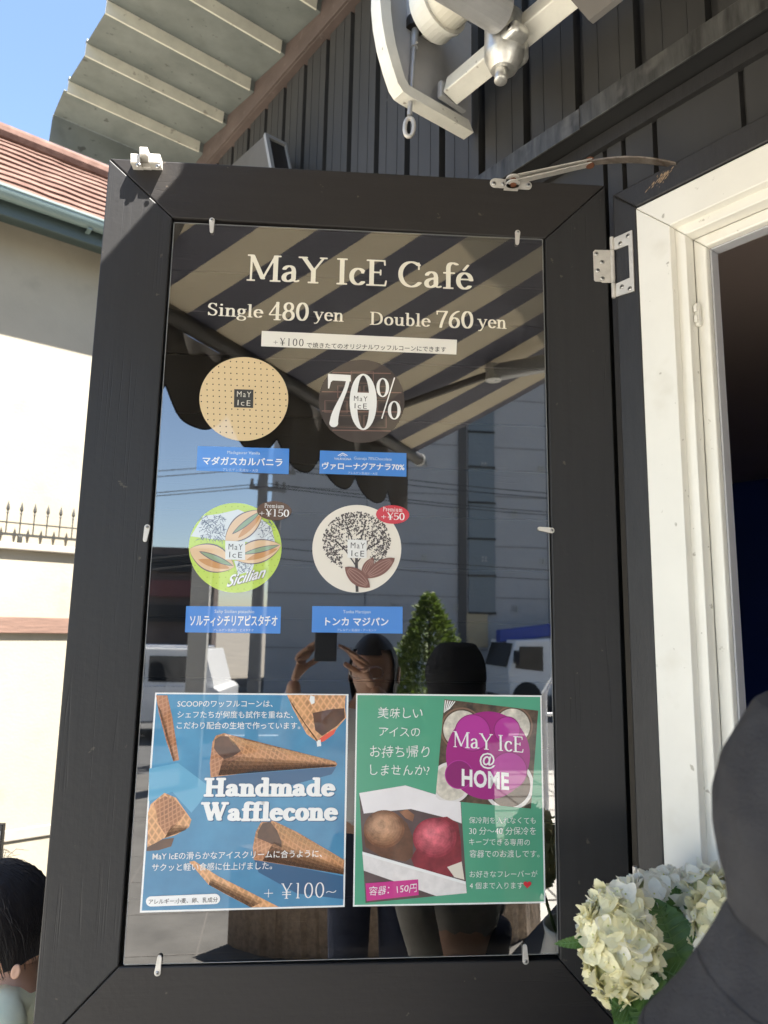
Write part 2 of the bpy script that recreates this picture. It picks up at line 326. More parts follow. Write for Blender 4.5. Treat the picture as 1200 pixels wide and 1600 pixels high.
    G['1'] = (.6, st(.31, 0, 1, 'lr', 'l')); G['5'] = (.6, [([(.14, .97), (.52, .97)], .2, 1.4), ([(.14, .97), (.13, .55)], .35, 1), (bez((.13, .52), (.5, .72), (.66, .3), (.45, .1)), 1, 1), (bez((.45, .1), (.32, -.06), (.12, -.0), (.06, .12)), .7, 1)])
    G['P'] = (.7, st(.2, 0, 1, 'lr', 'l')+[(bez((.2, 1), (.66, 1.03), (.68, .78), (.6, .66)), 1, 1), (bez((.6, .66), (.52, .48), (.32, .47), (.2, .48)), .9, 1)])
    G['r'] = (.46, st(.16, 0, X, 'lr', 'l')+[(bez((.18, .40), (.24, .62), (.34, .66), (.43, .58)), .8, 1)])
    G['+'] = (.7, [([(.08, .38), (.6, .38)], .2, 1), ([(.34, .12), (.34, .64)], .35, 1)])
    G['¥'] = (.7, [([(.1, 1), (.35, .5)], 1, 1), ([(.62, 1), (.37, .5)], .45, 1), srf(.1, 1, e*.8, e*.6), srf(.62, 1, e*.6, e*.6), ([(.1, .42), (.62, .42)], .2, 1), ([(.1, .26), (.62, .26)], .2, 1)]+st(.36, 0, .5, 'lr', ''))
    G['H'] = (1., st(.22, 0, 1)+st(.78, 0, 1)+[([(.22, .52), (.78, .52)], .2, 1.2)])
    G['W'] = (1.2, [([(.14, 1), (.4, .04)], 1, 1), ([(.4, .04), (.6, .9)], .5, 1), ([(.6, .9), (.82, .04)], 1, 1), ([(.82, .04), (1.08, 1)], .5, 1), srf(.14, 1, e, e*.8), srf(1.08, 1, e*.7, e*.7), srf(.6, 1., e*.6, e*.6)])
    G['~'] = (.7, [(bez((.06, .3), (.2, .55), (.45, .12), (.64, .42)), .3, 1)])
    G[' '] = (.3, [])
    return G
GC = {}
def glyph_mesh(ch, T, t, s, pn):
    key = (ch, T, t, s, pn)
    if key in GC: return GC[key]
    adv, st = glyphs(T, s)[ch]
    if not st: GC[key] = (adv, [], []); return GC[key]
    h = .022; x0, y0 = -.16, -.42; nx, ny = int((adv+.36)/h), int(1.62/h)
    gx = x0+h*np.arange(nx+1); gy = y0+h*np.arange(ny+1); XX, YY = np.meshgrid(gx, gy, indexing='ij'); D = np.full(XX.shape, 9.)
    for pts, kT, kt in st:
        a, b = max(T*kT, t*.9)/2, t*kt/2
        P = []
        for p, q in zip(pts, pts[1:]):
            n = max(1, int(math.hypot(p[0]-q[0], p[1]-q[1])/(min(a, b)*.35)))
            P += [(p[0]+(q[0]-p[0])*i/n, p[1]+(q[1]-p[1])*i/n) for i in range(n)]
        P.append(pts[-1])
        lo = np.min(P, 0)-.2; hi = np.max(P, 0)+.2
        i0, i1 = np.searchsorted(gx, (lo[0], hi[0])); j0, j1 = np.searchsorted(gy, (lo[1], hi[1]))
        xs, ys = XX[i0:i1, j0:j1], YY[i0:i1, j0:j1]; d = np.full(xs.shape, 9.)
        for px, py in P:
            d = np.minimum(d, ((np.abs(xs-px)/a)**pn+(np.abs(ys-py)/b)**pn)**(1/pn))
        D[i0:i1, j0:j1] = np.minimum(D[i0:i1, j0:j1], (d-1)*min(a, b))
    V, Fc, idx = [], [], {}
    def vert(k, x, y):
        if k not in idx: idx[k] = len(V); V.append((x, y))
        return idx[k]
    for i in range(nx):
        for j in range(ny):
            c = [(i, j), (i+1, j), (i+1, j+1), (i, j+1)]; dv = [D[q] for q in c]
            if min(dv) >= 0: continue
            f = []
            for k in range(4):
                p, q = c[k], c[(k+1) % 4]; dp, dq = dv[k], dv[(k+1) % 4]
                if dp < 0: f.append(vert(p, gx[p[0]], gy[p[1]]))
                if (dp < 0) != (dq < 0):
                    u = dp/(dp-dq); f.append(vert((min(p, q), max(p, q)), gx[p[0]]+(gx[q[0]]-gx[p[0]])*u, gy[p[1]]+(gy[q[1]]-gy[p[1]])*u))
            if len(f) > 2: Fc.append(f)
    GC[key] = (adv, V, Fc); return GC[key]
PANE = -.0020; LAY = .00022
def place2d(name, V, Fc, o, ex, ey, layer, m, parent):
    """flat 2-D faces -> mesh on the menu face: origin o, per-unit vectors ex, ey"""
    me = bpy.data.meshes.new(name); off = N*(PANE+layer*LAY)
    P = [o+ex*x+ey*y for x, y in V]
    P = [p+N*(-(p-S0).dot(N))+off for p in P]
    me.from_pydata([tuple(p) for p in P], [], [f for f in Fc]); return obj(name, me, m, parent)
def serif(body, x0, y0, x1, y1, cap, layer, m, parent, T=.16, t=.06, s=.06, pn=3., gap=.0, name='lettering'):
    V, Fc, x = [], [], 0.
    for ch in body:
        adv, v, f = glyph_mesh(ch, T, t, s, pn); b = len(V)
        V += [(p[0]+x, p[1]) for p in v]; Fc += [[i+b for i in q] for q in f]; x += adv+gap
    xs = [p[0] for p in V]; mn, mx = min(xs), max(xs)
    a, b = sh(x0, y0), sh(x1, y1); ex = (b-a)/(mx-mn); up = sh((x0+x1)/2, (y0+y1)/2-cap)-sh((x0+x1)/2, (y0+y1)/2)
    return place2d(name, V, Fc, a-ex*mn, ex, Z*up.length, layer, m, parent)
def sans(body, x0, y0, x1, y1, layer, m, parent, h=None, bold=0., shear=0., name='lettering', space=1., hand=0.):
    c = bpy.data.curves.new('t', 'FONT'); c.body = body; c.size = 1; c.offset = bold; c.shear = shear; c.resolution_u = 3; c.space_character = space
    o = bpy.data.objects.new('t', c); COL.objects.link(o); dg = bpy.context.evaluated_depsgraph_get(); dg.update()
    me = bpy.data.meshes.new_from_object(o.evaluated_get(dg)); bpy.data.objects.remove(o); bpy.data.curves.remove(c)
    V = [(v.co.x, v.co.y) for v in me.vertices]; Fc = [list(p.vertices) for p in me.polygons]; bpy.data.meshes.remove(me)
    if not V: return None
    if hand: V = [(x+hand*(.05*math.sin(5.1*y+2.3*x)+.03*math.sin(9*y-4*x))+.16*hand*y*math.sin(1.7*x), y+hand*(.06*math.sin(3.3*x+1)+.04*math.sin(7.7*x+4*y))) for x, y in V]
    xs = [p[0] for p in V]; ys = [p[1] for p in V]; mn, mx = min(xs), max(xs)
    a, b = sh(x0, y0), sh(x1, y1); ex = (b-a)/(mx-mn)
    sy = ex.length if h is None else (sh((x0+x1)/2, y0-h)-sh((x0+x1)/2, y0)).length/max(ys)
    return place2d(name, V, Fc, a-ex*mn, ex, Z*sy, layer, m, parent)
def flat(name, px, layer, m, parent):
    """one polygon drawn through photo pixels on the menu face"""
    bm = B(); f = bm.faces.new([bm.verts.new(sh(x, y, PANE+layer*LAY)) for x, y in px]); bmesh.ops.triangulate(bm, faces=[f])
    return obj(name, bm, m, parent)
def flats(name, polys, layer, m, parent, jit=0.):
    bm = B()
    for k, px in enumerate(polys): bm.faces.new([bm.verts.new(sh(x, y, PANE+(layer+jit*(k % 97)/97)*LAY)) for x, y in px])
    return obj(name, bm, m, parent)
def ell(cx, cy, rx, ry, n=48, rot=0.):
    c, s = math.cos(rot), math.sin(rot)
    return [(cx+rx*math.cos(2*PI*i/n)*c-ry*math.sin(2*PI*i/n)*s, cy+rx*math.cos(2*PI*i/n)*s+ry*math.sin(2*PI*i/n)*c) for i in range(n)]
def slab(name, px, layer, th, m, parent):
    """printed film or card with its own thickness"""
    bm = B(); prism(bm, [sh(x, y, PANE+layer*LAY) for x, y in px], N*th); return obj(name, bm, m, parent)
def outline(px, wd):
    """closed band of width wd round a pixel polygon (list of quads)"""
    n = len(px); cx = sum(p[0] for p in px)/n; cy = sum(p[1] for p in px)/n; o = []
    ins = []
    for x, y in px:
        d = math.hypot(x-cx, y-cy); ins.append((x+(cx-x)*wd/d, y+(cy-y)*wd/d))
    for i in range(n): o.append([px[i], px[(i+1) % n], ins[(i+1) % n], ins[i]])
    return o
def line(p, q, wd):
    dx, dy = q[0]-p[0], q[1]-p[1]; l = math.hypot(dx, dy); nx, ny = -dy/l*wd/2, dx/l*wd/2
    return [(p[0]+nx, p[1]+ny), (q[0]+nx, q[1]+ny), (q[0]-nx, q[1]-ny), (p[0]-nx, p[1]-ny)]
def pline(pts, wd): return [line(p, q, wd) for p, q in zip(pts, pts[1:])]
# ------------------------------------------------------------------ THE SHUTTER WITH THE MENU
sh_t = thing('window_shutter', 'black timber window shutter swung open with the menu lettering behind clear acrylic', 'shutter', shu(-.05, .93))
OL, OR, OTl, OTr, OB = -.4985, .4005, 2.360, 2.367, .925
IL, IR, IT, IBm = -.3815, .2845, 2.2535, 1.0465
g = .0009
def member(name, pts, m):
    bm = B(); prism(bm, [shu(u, z, -.036) for u, z in pts], N*.036, .0022); return obj(name, bm, m, sh_t)
member('stile', [(OL, OB+g), (OL, OTl-g), (IL-g, IT-g), (IL-g, IBm+g)], M['wood_v'])
member('stile', [(IR+g, IBm+g), (IR+g, IT-g), (OR, OTr-g), (OR, OB+g)], M['wood_v'])
member('rail', [(IL, IT), (OL+g, OTl), (OR-g, OTr), (IR, IT)], M['wood_h'])
member('rail', [(OL+g, OB), (IL, IBm), (IR, IBm), (OR-g, OB)], M['wood_h'])
bm = B()      # boards behind the acrylic: horizontal planks with open joints
zs = [1.03, 1.133, 1.245, 1.357, 1.463, 1.560, 1.648, 1.737, 1.822, 1.905, 2.01, 2.09, 2.165, 2.27]
for a, b in zip(zs, zs[1:]): box(bm, shu((IL+IR)/2, (a+b)/2, -.024), SAX, (IR-IL+.05, .010, b-a-.0022), .0012)
obj('board_panel', bm, M['board'], sh_t)
bm = B(); box(bm, shu((IL+IR)/2, (IT+IBm)/2, -.033), SAX, (IR-IL+.05, .004, IT-IBm+.05)); obj('back_board', bm, M['black'], sh_t)
pq = [(272.6, 348), (847.4, 374.3), (871.6, 1489.6), (193.8, 1507)]
bm = B(); f = bm.faces.new([bm.verts.new(sh(x, y, PANE)) for x, y in pq]); NORM[0] = False
if f.normal.dot(N) < 0: f.normal_update()
f.normal_update()
if f.normal.dot(N) < 0: f.normal_flip()
obj('acrylic_pane', bm, M['acrylic'], sh_t); NORM[0] = True
bm = B()
for k in range(4):
    a, b = [sh(*pq[i], PANE-.0001) for i in (k, (k+1) % 4)]; c = sum((sh(*q, PANE) for q in pq), Vector())/4
    m_ = (a+b)/2; dirv = (b-a).normalized(); inw = N.cross(dirv); inw = inw if inw.dot(c-m_) > 0 else -inw
    box(bm, m_-inw*.0006-N*.0015, (dirv, inw, N), ((b-a).length, .0010, .0032), .0003)
obj('acrylic_edge', bm, M['acredge'], sh_t)
def clip(px, py, ang, wide=1.):
    """teardrop turn-clip: screwed at (px,py), tongue pointing at ang"""
    c = sh(px, py, 0); d = U*math.cos(ang)+Z*math.sin(ang); b = N.cross(d); P = []
    for i in range(13): a = PI/2+PI*i/12; P.append(c+d*.0048*math.cos(a)+b*.0048*math.sin(a))
    for i in range(9): a = -PI/2+PI*i/8; P.append(c+d*(.021+.0032*math.cos(a))+b*.0032*math.sin(a))
    bm = B(); prism(bm, [p+N*.0004 for p in P], N*.0022, .0006); o = obj('turn_clip', bm, M['steel'], sh_t)
    screw(c+N*.0026, N, .0028, o)
clip(331.5, 345, -PI/2+.03); clip(808.5, 364, -PI/2-.05); clip(230.5, 824, -PI/2-.1); clip(861.5, 829, PI-.12); clip(246.5, 1519, PI/2-.08); clip(821, 1501, PI/2+.05)
# strike latch on the top left corner
bm = B(); 
for x0, x1 in ((208.5, 224), (236, 254)):
    prism(bm, [sh(x0, 251, 0), sh(x1, 251.8, 0), sh(x1, 266, 0), sh(x0, 265, 0)], N*.020, .0015)
prism(bm, [sh(223, 257, 0), sh(237, 258, 0), sh(237, 266, 0), sh(223, 265, 0)], N*.006, .001)
la = obj('latch_bracket', bm, M['steel'], sh_t)
bm = B(); P = []
for x0, y0, x1, y1 in ((223.5, 244, 236, 257),): prism(bm, [sh(x0, y0, .0), sh(x1, y0+.5, .0), sh(x1, y1, .0), sh(x0, y1, .0)], N*.026, .002)
obj('latch_loop', bm, M['steel'], la)
for x, y in ((216, 257.5), (246.5, 259.5)): screw(sh(x, y, .0202), N, .0042, la)
# heading and prices
cream_ink = sheen('cream_ink', (.78, .74, .62)); white_ink = sheen('white_ink', (.82, .82, .80)); dark_ink = sheen('dark_ink', (.03, .028, .026))
black_ink = sheen('black_ink', (.012, .012, .012))
serif('MaY IcE Café', 385, 436.5, 740, 451, 38.5, 1, cream_ink, sh_t, T=.155, t=.062, s=.075, gap=.012, name='title_lettering')
for b, x0, y0, x1, y1, cap in (('Single', 324, 491.5, 411, 495.5, 19), ('480', 419.5, 498.5, 482, 500, 27), ('yen', 489, 499, 537, 501.5, 19.5),
                               ('Double', 578, 506, 673, 509.5, 19), ('760', 682, 510.5, 740, 512, 25.5), ('yen', 746, 510.5, 792, 512.5, 19.5)):
    serif(b, x0, y0, x1, y1, cap, 1, cream_ink, sh_t, T=.15, t=.062, s=.065, gap=.02, name='price_lettering')
def sticker(name, label, cat, px, m, group=None, layer=1, th=.0002):
    t = thing(name, label, cat, sh(*px[len(px)//2], PANE), group)
    slab('printed_film', px, layer, th, m, t); return t
t = sticker('price_strip', 'long white strip sticker with small dark text about a waffle cone, under the prices', 'sticker', [(409, 517), (714, 531), (713, 554), (408, 541)], sheen('strip_white', (.78, .75, .68)))
serif('+¥100', 427, 538.3, 474, 540.5, 11, 3, dark_ink, t, T=.12, t=.05, s=.04, gap=.18)
sans('で焼きたてのオリジナルワッフルコーンにできます', 479, 542, 697, 549, 3, dark_ink, t, bold=.006)
# round flavour stickers
GR = 'round flavour stickers on the menu'; GL = 'blue flavour name labels'
t = sticker('flavour_sticker', 'round beige sticker covered in rows of tiny dark dots', 'sticker', ell(381, 623.5, 69.5, 65.5, 64), sheen('wafer_beige', (.70, .53, .30)), GR)
dots = []
for i in range(-8, 9):
    for j in range(-8, 9):
        x, y = 380.5+i*9.45+j*.25, 621.5+j*9.3+i*.5
        if ((x-381)/67)**2+((y-623.5)/63)**2 < 1 and not (364 < x < 398 and 606 < y < 639): dots.append(ell(x, y, 1.15, 1.15, 6))
flats('dot_print', dots, 3, dark_ink, t)
flat('name_square', [(366, 608), (396, 609), (395.5, 637.5), (365.5, 636.5)], 3, sheen('square_grey', (.045, .043, .040)), t)
sans('MaY', 370, 619.5, 392, 620.5, 5, cream_ink, t, h=8.5, space=1.25, bold=-.006); sans('IcE', 371, 633, 391, 634, 5, cream_ink, t, h=8.5, space=1.25, bold=-.006)
t = sticker('flavour_sticker', 'round dark brown sticker of chocolate bars under a large white 70%', 'sticker', ell(565, 627, 67, 65, 64), sheen('chocolate', (.052, .038, .032)), GR)
bars = []; cho = []
for j in range(-3, 3):
    y = 627+j*23+8
    for i in range(-3, 4):
        x = 566+i*41+(20 if j % 2 else 0)
        q = [(x-18, y-9.5), (x+18, y-8.5), (x+18, y+10.5), (x-18, y+9.5)]
        if all(((a-565)/66)**2+((b-627)/64)**2 < 1 for a, b in q): bars += outline(q, 1.5); cho.append([(x-14, y-6), (x+14, y-5), (x+14, y+7), (x-14, y+6)])
flats('bar_outline', bars, 2, sheen('choc_line', (.17, .10, .08)), t); flats('bar_print', cho, 3, sheen('choc_dark', (.035, .026, .022)), t)
lw = 565-63
for k in range(4): y = 582+k*30; hw = 66*math.sqrt(max(0, 1-((y-627)/65)**2))-2; flats('bar_rule', pline([(565-hw, y), (565+hw, y+1.5)], 1.6), 4, sheen('choc_line2', (.20, .115, .09)), t)
big = [[(512.5, 584), (548, 586), (548, 596), (512.5, 594)], [(512.5, 594), (512.5, 607), (514.5, 607), (517, 597), (520, 594.5)]]
L = bez((548, 586), (545, 615), (530, 630), (528, 661)); R_ = bez((541, 592), (538, 618), (517, 636), (515, 661))
flats('percent_lettering', big, 6, white_ink, t)
flats('percent_lettering', [[L[i], L[i+1], R_[i+1], R_[i]] for i in range(16)]+[ell(521.5, 661, 7, 6.5, 16)], 7, white_ink, t, jit=.8)
def ring(cx, cy, rx, ry, ix, iy, n=40):
    o, i = ell(cx, cy, rx, ry, n), ell(cx, cy, ix, iy, n); return [[o[k], o[(k+1) % n], i[(k+1) % n], i[k]] for k in range(n)]
flats('percent_lettering', ring(567.5, 628, 21.2, 44, 9.6, 41.5), 8, white_ink, t)
flat('name_square', [(549, 613), (579, 614), (579, 640.5), (549, 639.5)], 9, white_ink, t)
flats('percent_lettering', ring(598, 605.5, 10, 15, 5, 13.2, 28)+ring(616, 641, 10, 14.5, 5, 12.8, 28)+[line((596.5, 654), (616.5, 590), 1.9)], 8, white_ink, t)
sans('MaY', 553, 626.5, 574, 627.5, 11, dark_ink, t, h=8, space=1.25, bold=-.004); sans('IcE', 554, 638, 573, 638.8, 11, dark_ink, t, h=8, space=1.25, bold=-.004)
# pistachio
t = sticker('flavour_sticker', 'round lime green sticker with drawn pistachio nuts and a Sicilian script', 'sticker', ell(367.5, 856, 72.5, 70, 64), sheen('lime', (.50, .66, .10)), GR)
gd = []
for i in range(-7, 8):
    for j in range(-7, 8):
        x, y = 367+i*9.6+(4.8 if j % 2 else 0), 856+j*9.2
        if ((x-367.5)/70)**2+((y-856)/67)**2 < 1: gd.append(ell(x, y, 1.1, 1.1, 6))
flats('dot_print', gd, 2, sheen('lime_dark', (.36, .5, .06)), t)
flat('sketch_patch', [(298, 838), (318, 806), (342, 803), (372, 796), (410, 812), (424, 824), (430, 848), (398, 848), (330, 842)], 3, sheen('sketch_pale', (.66, .70, .72)), t)
flat('sketch_patch', [(366, 876), (398, 878), (394, 892), (372, 898)], 3, sheen('sketch_pale', (.66, .70, .72)), t)
rnd = random.Random(3); sk = []
for k in range(240):
    x, y = (rnd.uniform(312, 352), rnd.uniform(804, 844)) if k < 150 else ((rnd.uniform(405, 428), rnd.uniform(812, 846)) if k < 200 else (rnd.uniform(370, 394), rnd.uniform(877, 893)))
    a = rnd.uniform(0, PI); l = rnd.uniform(3, 7); sk.append(line((x, y), (x+l*math.cos(a), y+l*math.sin(a)), .75))
for a_, b_ in ((0, 150), (150, 200), (200, 240)): flats('sketch_print', sk[a_:b_], 4, sheen('sketch_ink', (.12, .15, .22)), t, jit=.9)
nut_a, nut_b, nut_o = sheen('nut_shell', (.72, .50, .30)), sheen('nut_deep', (.56, .28, .10)), sheen('nut_outline', (.13, .10, .13))
nut_g = sheen('nut_green', (.26, .36, .22))
def leafshape(a, b, w, n=14):
    dx, dy = b[0]-a[0], b[1]-a[1]; l = math.hypot(dx, dy); nx, ny = -dy/l, dx/l; o = []
    for i in range(n+1): s = i/n; o.append((a[0]+dx*s+nx*w*math.sin(PI*s)**.75, a[1]+dy*s+ny*w*math.sin(PI*s)**.75))
    for i in range(n-1, 0, -1): s = i/n; o.append((a[0]+dx*s-nx*w*math.sin(PI*s)**.75, a[1]+dy*s-ny*w*math.sin(PI*s)**.75))
    return o
for a, b, w_, lay in (((352, 846), (410, 798), 17, 5), ((296, 858), (366, 886), 20, 5.9), ((364, 872), (439, 852), 17, 6.8)):
    flat('nut_drawing', leafshape(a, b, w_+1.8), lay, nut_o, t); flat('nut_drawing', leafshape(a, b, w_), lay+.2, nut_a, t)
    mx_ = (b[0]-a[0], b[1]-a[1]); l = math.hypot(*mx_); nx, ny = -mx_[1]/l, mx_[0]/l
    q = lambda s, k: (a[0]+mx_[0]*s+nx*k, a[1]+mx_[1]*s+ny*k)
    flat('nut_drawing', leafshape(q(.25, w_*.5), q(.92, w_*.22), w_*.30), lay+.4, nut_b, t)
    flat('nut_drawing', leafshape(q(.2, -w_*.12), q(.97, -w_*.05), w_*.26), lay+.5, nut_o, t); flat('nut_drawing', leafshape(q(.24, -w_*.12), q(.95, -w_*.05), w_*.19), lay+.6, nut_g, t)
flat('name_square', [(352, 845), (383, 846), (383, 875), (352, 874)], 8, sheen('square_pale', (.72, .73, .72)), t)
sans('MaY', 357, 858.5, 379, 859.5, 10, dark_ink, t, h=9, space=1.2, bold=-.006); sans('IcE', 358, 871, 378, 871.8, 10, dark_ink, t, h=9, space=1.2, bold=-.006)
sans('Sicilian', 354, 917, 415, 901, 10, white_ink, t, h=17, shear=.45, bold=.02); sans('Sicilian', 354.3, 917.4, 415.3, 901.4, 9.5, nut_o, t, h=17, shear=.45, bold=.035)
# tonka
t = sticker('flavour_sticker', 'round ivory sticker with a dark bare tree and brown cocoa pods', 'sticker', ell(557.5, 857.5, 69.5, 68.5, 64), sheen('ivory', (.78, .72, .62)), GR)
tr = []; rnd = random.Random(11)
for k in range(2000):
    a = rnd.uniform(0, 2*PI); r = rnd.random()**.42; x, y = 557+53*r*math.cos(a), 846+46*r*math.sin(a)
    if y > 860 and abs(x-557) < 22: continue
    if rnd.random() < .25+.35*math.sin(x*.35+y*.2)*math.cos(y*.4): continue
    s = rnd.uniform(1.1, 2.8); b = rnd.uniform(0, PI); tr.append([(x+s*math.cos(b), y+s*math.sin(b)), (x+s*.7*math.cos(b+2), y+s*.7*math.sin(b+2)), (x+s*.8*math.cos(b+4), y+s*.8*math.sin(b+4))])
flats('leaf_print', tr, 2.2, sheen('tree_ink', (.075, .058, .052)), t, jit=1.6)
br = pline([(558, 925), (557, 900), (557, 868), (558, 845)], 4.5)+pline([(557, 885), (540, 860), (524, 845)], 2)+pline([(557, 880), (574, 858), (594, 846)], 2)+pline([(557, 866), (549, 840), (540, 815)], 1.8)+pline([(557, 862), (566, 836), (572, 812)], 1.8)
flats('branch_print', br, 5, sheen('tree_ink2', (.055, .042, .038)), t, jit=.8)
pod, podl = sheen('cocoa_pod', (.20, .085, .06)), sheen('cocoa_line', (.42, .24, .19))
for i, (a, b, w_) in enumerate((((566, 902), (583, 871), 8), ((570, 903), (617, 872), 11), ((539, 886), (578, 918), 12))):
    flat('cocoa_drawing', leafshape(a, b, w_), 6+i*.8, pod, t)
    dx, dy = b[0]-a[0], b[1]-a[1]; l = math.hypot(dx, dy); nx, ny = -dy/l, dx/l
    flats('cocoa_drawing', sum([pline([(a[0]+dx*s/8+nx*k*w_*math.sin(PI*s/8), a[1]+dy*s/8+ny*k*w_*math.sin(PI*s/8)) for s in range(1, 8)], .8) for k in (-.6, -.2, .2, .6)], []), 6.3+i*.8, podl, t, jit=.3)
flat('name_square', [(543, 843), (573, 844), (573, 872.5), (543, 871.5)], 9, sheen('square_white', (.80, .79, .76)), t)
sans('MaY', 548, 856.5, 570, 857.3, 11, dark_ink, t, h=9, space=1.2, bold=-.006); sans('IcE', 549, 869, 569, 869.8, 11, dark_ink, t, h=9, space=1.2, bold=-.006)
# blue name labels
lb = sheen('label_blue', lin(70, 132, 208)); pale = sheen('pale_ink', (.60, .68, .76))
t = sticker('flavour_label', 'blue label reading マダガスカルバニラ under the dotted beige sticker', 'label', [(309, 697), (452, 701), (451, 741), (307, 735)], lb, GL)
sans('Madagascar Vanilla', 355, 708.5, 406, 710, 3, pale, t); sans('マダガスカルバニラ', 316, 724.5, 441, 727.5, 3, white_ink, t, bold=.018); sans('アレルゲン:乳成分・大豆', 348, 735, 403, 737, 3, pale, t)
t = sticker('flavour_label', 'blue label reading ヴァローナグアナラ70% under the chocolate sticker', 'label', [(500, 704), (635, 708), (635, 745), (499, 740)], lb, GL)
sans('VALRHONA', 522, 718, 549, 718.8, 3, white_ink, t); flats('emblem', [line((528, 712), (535.5, 708), 1.2), line((535.5, 708), (543, 712), 1.2), line((531, 713), (535.5, 710.5), .8), line((535.5, 710.5), (540, 713), .8)], 3, white_ink, t)
sans('Guanaja 70%Chocolate', 553, 717.5, 612, 719.3, 3, pale, t); sans('ヴァローナグアナラ70%', 503, 732, 632, 734, 3, white_ink, t, bold=.018); sans('アレルゲン:乳成分・大豆', 544, 740, 590, 741.5, 3, pale, t)
t = sticker('flavour_label', 'blue label reading ソルティシチリアピスタチオ under the lime green sticker', 'label', [(291, 947), (439, 948), (438, 990), (289, 988)], lb, GL)
sans('Salty Sicilian pistachio', 335, 957.5, 397, 958, 3, pale, t); sans('ソルティシチリアピスタチオ', 296, 976.5, 433, 977, 3, white_ink, t, bold=.018, h=15.5); sans('アレルゲン:乳成分・ピスタチオ', 333, 986, 396, 986.3, 3, pale, t)
t = sticker('flavour_label', 'blue label reading トンカ マジパン under the ivory tree sticker', 'label', [(488, 947), (629, 948), (629, 990), (487, 988)], lb, GL)
sans('Tonka Marzipan', 536, 958, 579, 958.3, 3, pale, t); sans('トンカ マジパン', 508, 976.5, 607, 977, 3, white_ink, t, bold=.018); sans('アレルゲン:乳成分・アーモンド', 527, 986, 588, 986.3, 3, pale, t)
GP = 'oval premium stickers'
t = sticker('premium_sticker', 'oval brown sticker reading Premium +¥150 on the lime green sticker', 'sticker', ell(428.5, 798, 27, 15, 40, .03), sheen('oval_brown', (.115, .062, .036)), GP, layer=9)
serif('Premium', 413.5, 793, 443.5, 794.2, 6.2, 11, white_ink, t, T=.13, t=.07, s=.03, gap=.1); serif('+¥150', 405, 806, 451.5, 807.3, 10.6, 11, white_ink, t, T=.14, t=.06, s=.04, gap=.03)
t = sticker('premium_sticker', 'oval red sticker reading Premium +¥50 on the ivory tree sticker', 'sticker', ell(613.5, 804, 26, 14.5, 40, .03), sheen('oval_red', (.60, .035, .055)), GP, layer=9)
serif('Premium', 598.5, 798.5, 628.5, 799.5, 6.2, 11, white_ink, t, T=.13, t=.07, s=.03, gap=.1); serif('+¥50', 595.5, 811.5, 632, 812.5, 10.6, 11, white_ink, t, T=.14, t=.06, s=.04, gap=.03)
# ------------------------------------------------------------------ posters
def sx(a, b): return (200+a/3.333, 1060+b/3.333)
def gx_(a, b): return (540+a/3.529, 1060+b/3.529)
def waffle(name, rot, sc_=1.0, base=(.42, .19, .07)):
    m = sheen(name, base); n = m.node_tree.nodes; L = m.node_tree.links; b = n['Principled BSDF']
    tc = n['Texture Coordinate']; mp = n['Mapping']; mp.inputs['Rotation'].default_value = (0, rot, 0)
    acc = None
    for r in (.62, -.62):
        m2 = n.new('ShaderNodeMapping'); m2.inputs['Rotation'].default_value = (0, r, 0); L.new(mp.outputs[0], m2.inputs[0])
        wv = n.new('ShaderNodeTexWave'); wv.inputs['Scale'].default_value = 46*sc_; wv.inputs['Distortion'].default_value = 1.6; wv.inputs['Detail'].default_value = 1; wv.bands_direction = 'X'; L.new(m2.outputs[0], wv.inputs[0])
        p = n.new('ShaderNodeMath'); p.operation = 'POWER'; p.inputs[1].default_value = 3.5; L.new(wv.outputs['Fac'], p.inputs[0])
        if acc is None: acc = p
        else:
            mx = n.new('ShaderNodeMath'); mx.operation = 'MAXIMUM'; L.new(acc.outputs[0], mx.inputs[0]); L.new(p.outputs[0], mx.inputs[1]); acc = mx
    nz = n.new('ShaderNodeTexNoise'); nz.inputs['Scale'].default_value = 40; nz.inputs['Detail'].default_value = 6; L.new(tc.outputs['Object'], nz.inputs[0])
    cr_ = n.new('ShaderNodeValToRGB'); cr_.color_ramp.elements[0].position = .3; cr_.color_ramp.elements[1].position = .75
    cr_.color_ramp.elements[0].color = (*(c*.62 for c in base), 1); cr_.color_ramp.elements[1].color = (*(min(1, c*1.35) for c in base), 1); L.new(nz.outputs[0], cr_.inputs[0])
    mc = n.new('ShaderNodeMix'); mc.data_type = 'RGBA'; L.new(acc.outputs[0], mc.inputs[0]); L.new(cr_.outputs[0], mc.inputs[6]); mc.inputs[7].default_value = (*(min(1, c*1.35+.03) for c in base), 1)
    L.new(mc.outputs[2], b.inputs['Base Color']); return m
t = thing('waffle_poster', 'square blue poster of scattered waffle cones reading Handmade Wafflecone', 'poster', sh(380, 1420, PANE), 'posters on the menu board')
slab('border_sheet', [(242.5, 1082), (544.5, 1084.5), (538.5, 1417), (218.5, 1426)], 1, .0002, white_ink, t)
bl = sheen('poster_blue', (.045, .22, .42), col2=(.08, .32, .52), vs=7, var=.25)
flat('blue_ground', [(245, 1084.5), (541.5, 1087), (536, 1414.5), (221.5, 1423)], 3, bl, t)
dk = sheen('poster_blue_deep', (.018, .095, .21)); lt = sheen('poster_blue_light', (.12, .37, .55))
